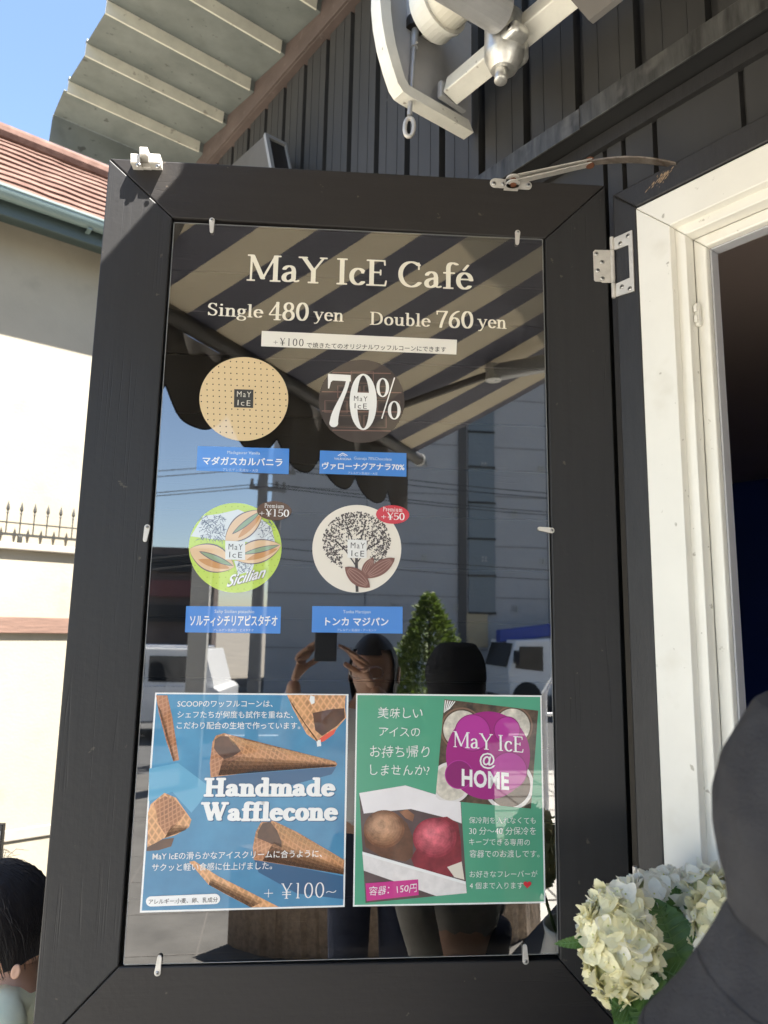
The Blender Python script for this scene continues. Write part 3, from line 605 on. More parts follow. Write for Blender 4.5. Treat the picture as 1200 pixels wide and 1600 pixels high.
# printed picture: broad darker and lighter washes of the backdrop, then the cones
flat('backdrop_wash', [sx(*p) for p in ((430, 515), (640, 495), (1085, 460), (1060, 500), (760, 580), (470, 620))], 3.4, dk, t)
flat('backdrop_wash', [sx(*p) for p in ((655, 940), (1120, 1030), (1122, 1150), (880, 1120), (680, 1010))], 3.4, dk, t)
flat('backdrop_wash', [sx(*p) for p in ((110, 470), (260, 440), (420, 560), (380, 640), (330, 700), (230, 590), (108, 640))], 3.4, lt, t)
wf = waffle('waffle_print', .35); wf2 = waffle('waffle_print_steep', -.5, 1.1, (.36, .15, .06)); wf3 = waffle('waffle_print_light', .1, .8, (.55, .28, .12)); mouth = sheen('cone_mouth', (.075, .03, .016), col2=(.14, .06, .03), vs=30, var=.3)
def art(name, pts, lay, m, f=sx): return flat(name, [f(*p) for p in pts], lay, m, t)
art('cone_picture', ((430, 515), (426, 440), (440, 330), (458, 298), (500, 285), (545, 300), (620, 322), (1078, 432), (1090, 446), (1080, 460), (860, 474), (660, 480), (560, 500)), 4, wf, )
art('cone_picture', ((452, 318), (480, 300), (520, 302), (556, 335), (588, 378), (540, 412), (500, 445), (470, 470), (440, 440)), 4.6, mouth)
art('cone_picture', ((430, 512), (428, 440), (438, 350), (470, 395), (500, 420), (540, 410), (588, 380), (600, 400), (520, 450), (480, 505)), 5.1, wf2)
art('cone_picture', ((828, 86), (1134, 88), (1130, 150), (1136, 205), (1092, 255), (1070, 285), (985, 330), (930, 290), (860, 160)), 4, wf3)
art('cone_picture', ((962, 180), (1060, 160), (1126, 155), (1130, 205), (1085, 250), (1010, 300), (975, 270)), 4.6, mouth)
art('cone_picture', ((1000, 312), (1055, 275), (1085, 262), (1072, 290), (1020, 328), (985, 336)), 5, sheen('candy_red', (.75, .08, .04)))
art('cone_picture', ((982, 325), (1003, 318), (1006, 352), (985, 355)), 5.2, white_ink); art('cone_picture', ((950, 88), (972, 95), (972, 128), (955, 136), (945, 112)), 5.2, white_ink)
art('cone_picture', ((104, 700), (118, 655), (190, 596), (250, 622), (330, 735), (318, 775), (250, 815), (180, 835), (100, 890)), 4, wf3)
art('cone_picture', ((135, 650), (190, 612), (246, 632), (300, 700), (250, 760), (195, 815), (160, 760)), 4.6, wf2)
art('cone_picture', ((98, 880), (180, 838), (240, 830), (225, 875), (160, 895), (96, 900)), 4.7, mouth)
art('cone_picture', ((655, 945), (650, 880), (665, 800), (690, 752), (730, 735), (772, 748), (880, 800), (1126, 945), (1124, 1022), (900, 985), (720, 955)), 4, wf)
art('cone_picture', ((676, 800), (700, 755), (740, 745), (775, 790), (800, 850), (800, 880), (760, 860), (700, 880), (668, 900)), 4.6, mouth)
art('cone_picture', ((655, 940), (652, 880), (672, 830), (720, 850), (800, 885), (800, 940), (740, 950)), 5, wf2)
art('cone_picture', ((318, 955), (345, 950), (470, 1030), (600, 1095), (785, 1190), (640, 1193), (520, 1130), (420, 1075)), 4, wf3)
art('cone_picture', ((146, 88), (205, 88), (232, 210), (266, 425), (236, 432), (200, 330), (160, 180)), 4, wf2)
def shade_ink(name, col, a):
    m = bpy.data.materials.new(name); m.use_nodes = True; n = m.node_tree.nodes; L = m.node_tree.links; b = n['Principled BSDF']; b.inputs['Base Color'].default_value = (*col, 1); b.inputs['Roughness'].default_value = .5
    tr_ = n.new('ShaderNodeBsdfTransparent'); mx = n.new('ShaderNodeMixShader'); mx.inputs[0].default_value = a; L.new(tr_.outputs[0], mx.inputs[1]); L.new(b.outputs[0], mx.inputs[2]); L.new(mx.outputs[0], n['Material Output'].inputs[0]); return m
brown_tint, pale_tint = shade_ink('print_brown_tint', (.05, .016, .006), .26), shade_ink('print_pale_tint', (.75, .48, .25), .22)
def band(p0, p1, q0, q1, ks, m, lay):
    for i, k in enumerate(ks):
        a = (p0[0]+(q0[0]-p0[0])*k, p0[1]+(q0[1]-p0[1])*k); b = (p1[0]+(q1[0]-p1[0])*k, p1[1]+(q1[1]-p1[1])*k)
        art('cone_tone', (a, b, q1, q0), lay+i*.12, m)
band((500, 400), (1086, 446), (470, 506), (1080, 458), (0, .25, .5, .72), brown_tint, 5.3); band((545, 345), (1082, 440), (520, 300), (1078, 432), (0, .4), pale_tint, 5.3)
band((760, 850), (1125, 985), (700, 950), (1122, 1022), (0, .25, .5, .75), brown_tint, 5.3); band((800, 830), (1126, 965), (770, 750), (1126, 945), (0, .4), pale_tint, 5.3)
band((430, 1040), (700, 1165), (420, 1075), (640, 1193), (0, .3, .6), brown_tint, 4.6); band((870, 170), (990, 320), (835, 100), (985, 330), (0, .3, .6), brown_tint, 5.5)
band((180, 180), (248, 425), (150, 130), (236, 430), (0, .4), brown_tint, 4.6); band((230, 760), (310, 770), (190, 832), (300, 790), (0, .3, .6), brown_tint, 5.2)
thin = -.008
def pt(s, x0, y0, x1, y1, **k): return sans(s, x0, y0, x1, y1, 7, white_ink, t, **k)
pt('SCOOPのワッフルコーンは、', 277, 1104, 426, 1104, bold=.004); pt('シェフたちが何度も試作を重ねた、', 277, 1121, 458, 1121.5, bold=.004); pt('こだわり配合の生地で作っています。', 276, 1138, 469, 1138.5, bold=.004)
for s, x0, y0, x1, y1, cap in (('Handmade', 318, 1243, 524, 1242.5, 25.5), ('Wafflecone', 312.5, 1281.5, 528, 1280.5, 26)):
    serif(s, x0+1.5, y0+1.5, x1+1.5, y1+1.5, cap, 6, dk, t, T=.27, t=.16, s=.035, pn=2.4, gap=.05, name='heading_shadow_print')
    serif(s, x0, y0, x1, y1, cap, 7, white_ink, t, T=.27, t=.16, s=.035, pn=2.4, gap=.05, name='heading_lettering')
pt('MaY IcEの滑らかなアイスクリームに合うように、', 238, 1343, 503, 1338.5, bold=.004); pt('サクッと軽い食感に仕上げました。', 237, 1360.5, 425, 1357.5, bold=.004)
serif('+ ¥100~', 412, 1405, 525, 1401.5, 23, 7, white_ink, t, T=.085, t=.045, s=.05, gap=.05)
pill = [(236+8*math.cos(a), 1408.5+8*math.sin(a)) for a in [PI/2+PI*i/10 for i in range(11)]]+[(336+8*math.cos(a), 1404.5+8*math.sin(a)) for a in [-PI/2+PI*i/10 for i in range(11)]]
flat('allergy_pill', pill, 7, white_ink, t); sans('アレルギー:小麦、卵、乳成分', 232, 1412.5, 340, 1409, 8.2, dark_ink, t, bold=.006)
# green poster
t = thing('takeaway_poster', 'square green poster with handwritten text, two ice cream scoops and a magenta disc', 'poster', sh(700, 1410, PANE), 'posters on the menu board')
slab('border_sheet', [(556.5, 1083.5), (846, 1086.5), (852.5, 1411), (551.5, 1416.5)], 1, .0002, white_ink, t)
gn = sheen('poster_green', (.075, .34, .205), var=.05, vs=5); flat('green_ground', [(558.5, 1086), (844, 1089), (850, 1408.5), (554, 1414)], 3, gn, t)
sqd = sheen('photo_dark_wood', (.05, .035, .025), var=.6, vs=60, col2=(.16, .10, .06)); cr_w = sheen('photo_cream', (.62, .57, .48), var=.35, vs=70); mag = sheen('magenta', (.34, .012, .20)); mag2 = sheen('magenta_light', (.44, .03, .30)); mag3 = sheen('magenta_deep', (.24, .008, .14))
art('bowl_picture', ((545, 115), (1062, 178), (1022, 718), (495, 668)), 4, sqd, gx_)
def circ(cx, cy, rx, ry, lay, m, name='bowl_picture', n=48, cl=None):
    P = ell(cx, cy, rx, ry, n)
    if cl: P = [(min(max(x, cl[0]), cl[2]), min(max(y, cl[1]), cl[3])) for x, y in P]
    flat(name, [gx_(*p) for p in P], lay, m, t)
def clipq(cx, cy, rx, ry, q, n=64):
    """circle clipped to the convex quad q"""
    P = ell(cx, cy, rx, ry, n)
    for i in range(4):
        a, b = q[i], q[(i+1) % 4]; O = []
        ins = lambda p: (b[0]-a[0])*(p[1]-a[1])-(b[1]-a[1])*(p[0]-a[0]) >= 0
        for k in range(len(P)):
            p, r = P[k-1], P[k]
            if ins(p) != ins(r):
                d1 = (b[0]-a[0])*(p[1]-a[1])-(b[1]-a[1])*(p[0]-a[0]); d2 = (b[0]-a[0])*(r[1]-a[1])-(b[1]-a[1])*(r[0]-a[0]); s = d1/(d1-d2)
                O.append((p[0]+(r[0]-p[0])*s, p[1]+(r[1]-p[1])*s))
            if ins(r): O.append(r)
        P = O
        if not P: break
    return P
PQ = [(545, 115), (1062, 178), (1022, 718), (495, 668)]
rim_d, rim_w = sheen('bowl_rim_dark', (.20, .11, .07)), sheen('bowl_rim_white', (.72, .68, .66)); choc = sheen('choc_ice', (.07, .035, .025), var=.6, vs=60)
for cx, cy, r, m1, m2 in ((640, 280, 118, rim_d, cr_w), (920, 265, 112, rim_d, cr_w), (580, 575, 112, rim_w, cr_w), (900, 590, 138, rim_w, choc)):
    for rr, m_, ly in ((r, m1, 4.5), (r*.92, sqd if m1 is rim_d else m1, 4.8), (r*.86, m2, 5.1)):
        P = clipq(cx, cy, rr, rr*1.02, PQ)
        if len(P) > 2: art('bowl_picture', P, ly, m_, gx_)
flats('napkin_print', [[gx_(*p) for p in ((548+i*13, 120+i*1.5), (554+i*13, 121+i*1.5), (545+i*7, 190-i*5), (541+i*7, 188-i*5))] for i in range(5)], 5.2, white_ink, t)
circ(785, 425, 232, 243, 5.6, mag, 'magenta_disc')
for cx, cy, r, m_ in ((700, 300, 96, mag2), (890, 285, 70, mag2), (625, 530, 74, mag3), (900, 510, 98, mag2)): circ(cx, cy, r, r*1.03, 5.9, m_, 'magenta_disc'); flats('magenta_disc', [[gx_(*p) for p in q] for q in ring(cx, cy, r+4, (r+4)*1.03, r-1, (r-1)*1.03)], 6.2, mag3 if m_ is mag2 else mag2, t)
serif('MaY IcE', 708.5, 1166.5, 818, 1175.5, 23.5, 7, white_ink, t, T=.13, t=.055, s=.065, gap=.01)
sans('@', 749.5, 1195, 774, 1196.5, 7, white_ink, t, h=19.5, bold=.012); sans('HOME', 721.5, 1227, 795.5, 1233.5, 7, white_ink, t, h=26, bold=.034, space=1.05)
art('scoop_picture', ((75, 632), (332, 590), (636, 682), (668, 1184), (505, 1200), (110, 1238)), 4, sheen('photo_shade', (.10, .065, .065), var=.3, vs=20), gx_)
art('scoop_picture', ((75, 632), (330, 590), (634, 682), (640, 800), (560, 770), (360, 720), (100, 745)), 4.4, sheen('box_inside', (.80, .76, .76), var=.06, vs=15), gx_)
art('scoop_picture', ((92, 955), (662, 1120), (668, 1184), (500, 1200), (100, 1060)), 5.6, sheen('box_front', (.74, .70, .68), var=.12, vs=60), gx_)
art('scoop_picture', ((92, 955), (662, 1120), (663, 1136), (93, 972)), 5.9, white_ink, gx_)
art('scoop_picture', ((560, 1040), (640, 1010), (655, 1110), (600, 1096)), 4.8, sheen('box_corner', (.72, .66, .56)), gx_)
brn, brn2, red, red2 = sheen('ice_brown', (.27, .12, .065), var=.4, vs=45), sheen('ice_brown_deep', (.13, .055, .03), var=.4, vs=45), sheen('ice_berry', (.42, .055, .08), var=.4, vs=45), sheen('ice_berry_deep', (.22, .022, .035), var=.4, vs=45)
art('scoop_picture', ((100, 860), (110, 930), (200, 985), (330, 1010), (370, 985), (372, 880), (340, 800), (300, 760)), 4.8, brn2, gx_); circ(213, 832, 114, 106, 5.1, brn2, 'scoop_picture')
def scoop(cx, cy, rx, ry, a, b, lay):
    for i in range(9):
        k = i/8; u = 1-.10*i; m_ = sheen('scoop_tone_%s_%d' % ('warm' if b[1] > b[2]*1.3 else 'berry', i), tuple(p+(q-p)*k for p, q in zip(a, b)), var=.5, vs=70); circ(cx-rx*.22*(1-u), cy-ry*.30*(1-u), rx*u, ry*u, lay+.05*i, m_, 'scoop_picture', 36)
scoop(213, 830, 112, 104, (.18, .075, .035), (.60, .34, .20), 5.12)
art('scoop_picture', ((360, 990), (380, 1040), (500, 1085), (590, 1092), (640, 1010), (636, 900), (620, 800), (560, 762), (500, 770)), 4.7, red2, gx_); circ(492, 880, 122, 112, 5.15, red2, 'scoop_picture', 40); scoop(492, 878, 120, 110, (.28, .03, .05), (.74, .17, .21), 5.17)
art('scoop_picture', ((296, 735), (340, 722), (380, 752), (370, 790), (330, 770)), 5.0, brn, gx_)
art('pink_label', ((110, 1130), (400, 1108), (403, 1195), (116, 1228)), 6.2, sheen('label_pink', (.56, .03, .24)), gx_)
hw_ = lambda s, x0, y0, x1, y1: sans(s, x0, y0, x1, y1, 7, white_ink, t, bold=-.004, shear=.03, hand=.55 if x0 < 700 else .28)
hw_('容器：150円', 577, 1398.5, 651, 1392.5)
for a in (('美味しい', 590, 1121, 660, 1121.5), ('アイスの', 592, 1150, 656, 1150.5), ('お持ち帰り', 578, 1182, 671, 1182.5), ('しませんか?', 578, 1210, 671, 1210.5),
          ('保冷剤を入れなくても', 733, 1286, 837, 1286.5), ('30 分〜40 分保冷を', 733, 1303.5, 838, 1303.5), ('キープできる専用の', 733, 1320, 828, 1320.5), ('容器でのお渡しです。', 734, 1339, 843, 1339),
          ('お好きなフレーバーが', 734, 1370.5, 840, 1370), ('4 個まで入ります', 734, 1388.5, 818, 1388)): hw_(*a)
hp = [(824+6.2*(16*math.sin(a)**3)/16, 1382-5.8*(13*math.cos(a)-5*math.cos(2*a)-2*math.cos(3*a)-math.cos(4*a))/15) for a in [2*PI*i/40 for i in range(40)]]
flat('heart', hp, 7, sheen('heart_red', (.62, .02, .04)), t)
# ------------------------------------------------------------------ hinges and stay arm
def hinge(dz, label):
    hp_ = H+Z*(sh(955, 416).z-H.z+dz); up_ = Z*dz
    t = thing('hinge', label, 'hinge', hp_-Z*.055, 'steel hinges of the shutter')
    P = [sh(x, y, .0006)+up_ for x, y in ((926.5, 394), (929, 391), (957.5, 391.5), (958.5, 442), (941, 442), (939, 440.5), (930, 440), (928, 438))]
    bm = B(); prism(bm, P, N*.0022, .0005); lf = obj('shutter_leaf', bm, M['steel'], t)
    for x, y in ((932, 396.5), (941, 409.5), (934, 422.5), (941.5, 435)): screw(sh(x, y, .0028)+up_, N, .0040, lf)
    bm = B(); kn = []
    a, b = sh(955.5, 371, .004)+up_, sh(959.5, 465, .004)+up_; a.x = b.x = (a.x+b.x)/2; a.y = b.y = (a.y+b.y)/2
    L_ = b-a
    for u0, u1 in ((0, .215), (.225, .755), (.765, 1)): tube(bm, [a+L_*u0, a+L_*u1], .0038, 12)
    obj('knuckle', bm, M['steel'], t, smooth=False)
    oz = [wpx(x, y, .0006)+up_ for x, y in ((959, 373), (988.5, 360), (992, 455), (962, 464.5))]
    iz = [wpx(x, y, .0006)+up_ for x, y in ((961, 391), (983, 383), (985, 434.5), (963.5, 444))]
    bm = B(); 
    for q in ((oz[0], oz[1], iz[1], iz[0]), (oz[1], oz[2], iz[2], iz[1]), (oz[2], oz[3], iz[3], iz[2])): prism(bm, list(q), WN*.0022)
    bmesh.ops.remove_doubles(bm, verts=bm.verts, dist=1e-5)
    fl = obj('frame_leaf', bm, M['steel'], t)
    for x, y in ((981, 368.5), (969, 380.5), (971.5, 448), (984, 451)): screw(wpx(x, y, .0030)+up_, WN, .0040, fl)
hinge(0, 'upper steel hinge with a C-shaped leaf between the black shutter and the white window frame')
hinge(wpx(1028, 1369).z-wpx(990, 361).z, 'lower steel hinge of the black shutter, just above the white hydrangea heads')
t = thing('stay_arm', 'rusty steel stay arm holding the top of the black shutter open', 'stay arm', sh(797, 290, .0))
bm = B(); c0, c1 = sh(773, 286.5, .0005), sh(824, 290.5, .0005); d = (c1-c0).normalized(); b = N.cross(d); P = []
for i in range(13): a = PI/2+PI*i/12; P.append(c0+d*.009*math.cos(a)+b*.009*math.sin(a))
for i in range(13): a = -PI/2+PI*i/12; P.append(c1+d*.008*math.cos(a)+b*.008*math.sin(a))
prism(bm, P, N*.0022, .0006); bp_ = obj('base_plate', bm, M['steel'], t)
for x, y in ((772, 286.5), (787, 287), (826, 289)): screw(sh(x, y, .0028), N, .0042, bp_)
pv = sh(802, 284, .020)
for dz, rr, th in ((.006, .013, .0022), (-.004, .0125, .0022)):
    bm = B(); lathe(bm, pv+Z*dz, Z, [(0, -th/2), (rr, -th/2), (rr, th/2), (0, th/2)], 24); box(bm, pv+Z*dz-N*.010, (U, N, Z), (.026, .019, th)); obj('pivot_lug', bm, M['steel'], t)
bm = B(); tube(bm, [pv-Z*.0075, pv+Z*.010], .0055, 14); obj('pivot_pin', bm, M['rustpin'], t)
jt = (sh(916, 265, .0)+wpx(916, 265, .0))/2; 
def flatbar(bm, P, wd, th):
    n = len(P); Q = []
    for i, p in enumerate(P):
        d = (P[min(i+1, n-1)]-P[max(i-1, 0)]); d.z = 0; d.normalize(); s = Vector((-d.y, d.x, 0)); ww = wd[i] if isinstance(wd, (list, tuple)) else wd
        Q.append([bm.verts.new(p+s*ww/2*a+Z*th/2*b_) for a, b_ in ((1, 1), (-1, 1), (-1, -1), (1, -1))])
    for i in range(n-1):
        for k in range(4): bm.faces.new((Q[i][k], Q[i][(k+1) % 4], Q[i+1][(k+1) % 4], Q[i+1][k]))
    bm.faces.new(Q[0][::-1]); bm.faces.new(Q[-1])
jt2 = jt+N*.02
bm = B(); flatbar(bm, [pv+Z*.0085, jt2+Z*.0035], .015, .0025); flatbar(bm, [pv-Z*.0012, jt2-Z*.0035], .015, .0025); obj('link_bar', bm, M['steel'], t)
en = wpx(1057, 258, -.002); n_ = 14; P = []
for i in range(n_+1):
    s = i/n_; p = jt2.lerp(en, s)+Z*(.0035*math.sin(PI*s))+N*(.007*math.sin(PI*s)); P.append(p)
bm = B(); flatbar(bm, P, [.015+.006*math.sin(PI*i/n_) for i in range(n_+1)], .003); obj('curved_bar', bm, M['rust'], t)
bm = B(); tube(bm, [jt2-Z*.0075, jt2+Z*.0075], .0075, 14); obj('rivet', bm, M['rustpin'], t)
# ------------------------------------------------------------------ café building
cb = thing('cafe_building', 'charcoal metal-clad café wall with drip rail, grey folded roof eave and white window', 'building', wl(.3, -.2, 0))
SID = -.040
def profile_wall(name, s0, s1, z0, z1, grooves, gw, gd, m, lips=()):
    """vertical siding: profile along s extruded in z; z1 may be a function of s"""
    xs = [(s0, 0)]
    for g_ in sorted(grooves):
        if s0+gw < g_ < s1-gw: xs += [(g_-gw/2-.001, 0), (g_-gw/2+.0015, -gd), (g_+gw/2-.0015, -gd), (g_+gw/2+.001, 0)]
    xs.append((s1, 0)); bm = B(); col = [[bm.verts.new(wl(s, SID+o, z)) for z in (z0, z1)] for s, o in xs]
    for a, b in zip(col, col[1:]): bm.faces.new((a[0], b[0], b[1], a[1]))
    bt = [[bm.verts.new(wl(s, SID-.03, z)) for z in (z0, z1)] for s in (s0, s1)]
    bm.faces.new((bt[0][0], bt[0][1], bt[1][1], bt[1][0]))
    for a, b in ((col[0], bt[0]), (bt[1], col[-1])): bm.faces.new((a[0], a[1], b[1], b[0]))
    return obj(name, bm, m, cb)
GRV = [.05-.1372*k for k in range(-20, 16)]
profile_wall('upper_siding', -2.12, 2.6, 2.50, 3.50, GRV, .021, .020, M['siding'])
fine = B()
for g_ in GRV[:]:
    for f_ in (.045, .093):
        s = g_+f_
        if -2.1 < s < 2.55: wbox(fine, s-.0007, s+.0007, SID-.001, SID+.0012, 2.52, 3.49)
obj('siding_rib', fine, M['siding'], cb)
# lower siding: around the window opening
LG = [-.034-.157*k for k in range(1, 14)]+[.0715+.157*k for k in range(0, 17)]
SO0, SO1, ZO0, ZO1 = .052, 1.40, .98, 2.290      # opening in the wall
profile_wall('lower_siding', -2.12, SO0, 0, 2.50, LG+[.007, -.034], .008, .012, M['siding'])
profile_wall('lower_siding', SO0, SO1, ZO1, 2.50, LG, .008, .012, M['siding'])
profile_wall('lower_siding', SO1, 2.6, 0, 2.50, LG, .008, .012, M['siding'])
profile_wall('lower_siding', SO0, SO1, 0, ZO0, LG, .008, .012, M['siding'])
bm = B(); wbox(bm, -2.10, -.05, SID+.052, SID+.056, 2.506, 2.551, .001); wbox(bm, -.0485, 2.6, SID+.054, SID+.058, 2.507, 2.553, .001); wbox(bm, -2.10, 2.6, -.044, SID+.0518, 2.546, 2.5505); obj('drip_rail', bm, M['rail'], cb)
bm = B(); wbox(bm, -2.10, 2.6, -.044, SID+.0515, 2.512, 2.5455); obj('rail_underside_shade', bm, M['black'], cb)  # shade below the rail, put in as a black fill
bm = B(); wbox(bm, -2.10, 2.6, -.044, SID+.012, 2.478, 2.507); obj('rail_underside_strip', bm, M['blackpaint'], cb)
# end return of the wall (far corner) and the rest of the box of the house
bm = B(); wbox(bm, -2.115, -2.085, -4.2, SID-.031, 0, 3.5); obj('side_wall', bm, M['siding'], cb)
# eave trim and folded roof
RP = [-1.066-.230*k for k in range(0, 5)]+[-1.066+.230*k for k in range(1, 17)]; RP.sort()
bm = B(); wbox(bm, -2.19, 2.6, SID-.02, -.012, 3.462, 3.535, .003); wbox(bm, -2.19, 2.6, -.0118, -.004, 3.462, 3.486, .001); obj('eave_trim', bm, M['trim'], cb)
bm = B()
for a in RP: 
    prism(bm, [wl(a-.005, -.03, 3.5352), wl(a+.225, -.03, 3.5352), wl(a+.225, -.03, 3.556), wl(a+.004, -.03, 3.594)], WN*.012)
obj('eave_filler', bm, M['trim'], cb)
OE = .535
bm = B(); ZL, ZH, TH = 3.557, 3.598, .003
for a in RP:
    P = [wl(a-.001, 0, ZL), wl(a+.004, 0, ZH), wl(a+.229, 0, ZL+.0005), wl(a+.229, 0, ZL+TH), wl(a+.006, 0, ZH+TH+.002), wl(a-.003, 0, ZL+TH+.001)]
    prism(bm, [p+WN*-4.2 for p in P], WN*(4.2+OE+.0))
rf = obj('roof', bm, M['roof'], cb)
bm = B()
for a in RP: prism(bm, [wl(a-.0035, 0, ZL-.004), wl(a+.0025, 0, ZL-.004), wl(a+.0090, 0, ZH-.0005), wl(a+.0045, 0, ZH-.0005)], WN*(OE+.001))  # strips over the rib webs, their bounced light put into a pale colour
obj('lit_web_strip', bm, M['litweb'], rf)
bm = B(); wbox(bm, RP[0]-.180, RP[0]-.006, -.30, -.0205, 3.30, 3.5545); obj('end_filler', bm, M['trim'], rf)
bm = B(); a = RP[0]
prism(bm, [wl(a-.004, -.5, ZL+.003), wl(a-.004, -.5, ZL+.006), wl(a-.150, -.5, ZL-.01), wl(a-.150, -.5, ZL-.013)], WN*(OE+.512)); prism(bm, [wl(a-.150, 0, ZL-.0135), wl(a-.1535, 0, ZL-.01), wl(a-.178, 0, ZL-.115), wl(a-.174, 0, ZL-.115)], WN*(OE+.014))
obj('end_flashing', bm, M['roof'], rf)
bm = B()
for a in RP: wbox(bm, a-.004, a+.012, OE-.020, OE+.002, ZH+.006, ZH+.016, .001)
obj('seam_cap', bm, M['roof'], rf)
# window: black casing, white frame, sash
wt = obj('window_casing', B(), M['blackpaint'], cb)   # filled below
def ringframe(bm, s0, s1, z0, z1, w_, o0, o1, bev=.0015, mitre=.0004):
    """mitred frame, outer s0..s1 z0..z1, member width w_, from o0 to o1"""
    O = [(s0, z0), (s1, z0), (s1, z1), (s0, z1)]; I = [(s0+w_, z0+w_), (s1-w_, z0+w_), (s1-w_, z1-w_), (s0+w_, z1-w_)]
    for k in range(4):
        a, b, c, d = O[k], O[(k+1) % 4], I[(k+1) % 4], I[k]
        cx_, cz_ = (a[0]+b[0])/2, (a[1]+b[1])/2; L = math.hypot(b[0]-a[0], b[1]-a[1]); ux, uz = (b[0]-a[0])/L*mitre, (b[1]-a[1])/L*mitre
        q = [(a[0]+ux, a[1]+uz), (b[0]-ux, b[1]-uz), (c[0]-ux, c[1]-uz), (d[0]+ux, d[1]+uz)]
        prism(bm, [wl(s, o0, z) for s, z in q], WN*(o1-o0), bev)
bm = B(); ringframe(bm, .0045, 1.448, .93, 2.3455, .0468, SID-.002, 0, .003); bm.to_mesh(wt.data); bm.free(); wt.data.transform(Matrix.Translation(-ORG[cb]))
bm = B(); ringframe(bm, .0520, 1.400, .98, 2.2945, .0612, -.0145, .0022, .002); wf_ = obj('window_frame', bm, M['white'], cb)
bm = B(); ringframe(bm, .100, 1.352, 1.03, 2.246, .031, -.0395, -.0150, .002); obj('frame_step', bm, M['white'], wf_)
bm = B(); ringframe(bm, .124, 1.328, 1.053, 2.222, .0055, -.052, -.0400, .0012); obj('frame_stop', bm, M['white'], wf_)
bm = B(); ringframe(bm, .1305, 1.322, 1.058, 2.2155, .0215, -.080, -.0405, .003); sa_ = obj('sash', bm, M['white'], cb)
bm = B(); ringframe(bm, .1525, 1.300, 1.080, 2.1935, .0035, -.074, -.052, .0008); obj('sash_bead', bm, mat('sash_seal', (.45, .45, .47), .4), sa_)
bm = B(); wbox(bm, .1315, .1395, -.0395, -.030, 2.055, 2.095, .002); wbox(bm, .1325, .1380, -.0298, -.025, 2.060, 2.072, .001); wbox(bm, .1325, .1380, -.0298, -.025, 2.078, 2.090, .001); obj('sash_hinge', bm, M['white'], sa_)
bm = B(); ringframe(bm, .0545, 1.3975, .9825, 2.292, .05, -.10, -.0152, .001); obj('frame_back', bm, M['white'], wf_)
# chipped paint on the head casing
bm = B(); rnd = random.Random(4)
for k in range(60):
    x = rnd.gauss(1030, 10); y = 281-(x-1030)*.62+rnd.gauss(0, 3.2); p = wpx(x, y, .0004+k*.000004); l = rnd.uniform(.002, .009); a_ = rnd.gauss(.75, .15); d = WD*math.cos(a_)+Z*math.sin(a_); nn = WN.cross(d)
    q = [p-d*l/2, p+nn*l*.12, p+d*l/2, p-nn*l*.13]; bm.faces.new([bm.verts.new(v) for v in q])
obj('chipped_paint', bm, mat('bare_wood', (.34, .24, .15), .8, var=.3, vs=80), wt)
# room behind the window
bm = B()
for a in ((-2.06, 2.6, -3.06, -3.0, 0, 2.46), (-2.06, -2.001, -3.0, -.08, 0, 2.46), (2.541, 2.6, -3.0, -.08, 0, 2.46)): wbox(bm, *a)
obj('room_wall', bm, M['navywall'], cb)
bm = B(); wbox(bm, -2.0, 2.54, -3.0, -.08, 2.406, 2.45); obj('room_ceiling', bm, M['taupe'], cb)
bm = B(); wbox(bm, -2.0, 2.54, -3.0, -.08, -.02, .02); obj('room_floor', bm, M['brownwall'], cb)
bm = B(); wbox(bm, SO0-.02, SO1+.02, -.15, .30, .858, .898, .004); obj('serving_shelf', bm, M['blackpaint'], cb)
# ------------------------------------------------------------------ awning
AS0, AS1, AOF = -.23, 1.88, 1.40
aw = thing('awning', 'retractable striped awning with white end bracket, crank eye and scalloped valance above the window', 'awning', wl(-.38, 0, 2.69))
def plpt(px, py, s=-.37): return onpl(px, py, H+WD*s, WD)
op = [plpt(*p) for p in ((594, 0), (597, 33), (603, 67), (613, 103), (622, 130), (630, 143), (640, 150), (740, 207))]
op = [Vector(p) for p in op]; top0 = op[0]
op = [top0+WN*-.012+Z*.07, top0+WN*.0+Z*.03]+op
wallb = wl(-.37, SID+.004, op[-1].z+.002)
inner = []
cen = wl(-.37, .08, 2.86)
for p in op: d = (cen-p).normalized(); inner.append(p+d*.030)
bm = B()       # rim
for i in range(len(op)-1):
    prism(bm, [op[i], op[i+1], inner[i+1], inner[i]], WD*-.0325)
bmesh.ops.remove_doubles(bm, verts=bm.verts, dist=1e-5)
rim = obj('side_plate', bm, M['awhite'], aw)
bm = B(); prism(bm, [p+WD*-.026 for p in inner]+[wl(-.396, SID+.004, inner[-1].z), wl(-.396, SID+.004, 3.02), wl(-.396, inner[0].__sub__(H).dot(WN), 3.02)], WD*.004)
obj('plate_web', bm, mat('awning_grey_face', (.42, .41, .40), .45, var=.08, vs=15), rim)
bm = B(); wbox(bm, -.366, -.352, .02, .10, 2.728, 2.768, .003); bk = obj('tube_bracket', bm, M['greytube'], rim); screw(wl(-.351, .058, 2.748), WD, .010, bk)
bm = B(); box(bm, wl(.9, .070, 2.752), (WD, (WN+Z*.25).normalized(), (Z-WN*.25).normalized()), (2.5, .045, .045), .003); obj('torsion_bar', bm, M['awhite'], aw)
RC = (.150, 2.885)
bm = B(); tube(bm, [wl(-.335, RC[0], RC[1]), wl(-.302, RC[0], RC[1])], .062, 36); tube(bm, [wl(-.301, RC[0], RC[1]), wl(-.290, RC[0], RC[1])], .066, 36); obj('roller_cap', bm, M['awhite'], aw, smooth=False)
NST = lambda s: M['cream'] if ((s-.157)/.2575) % 1 < .5 else M['navy']
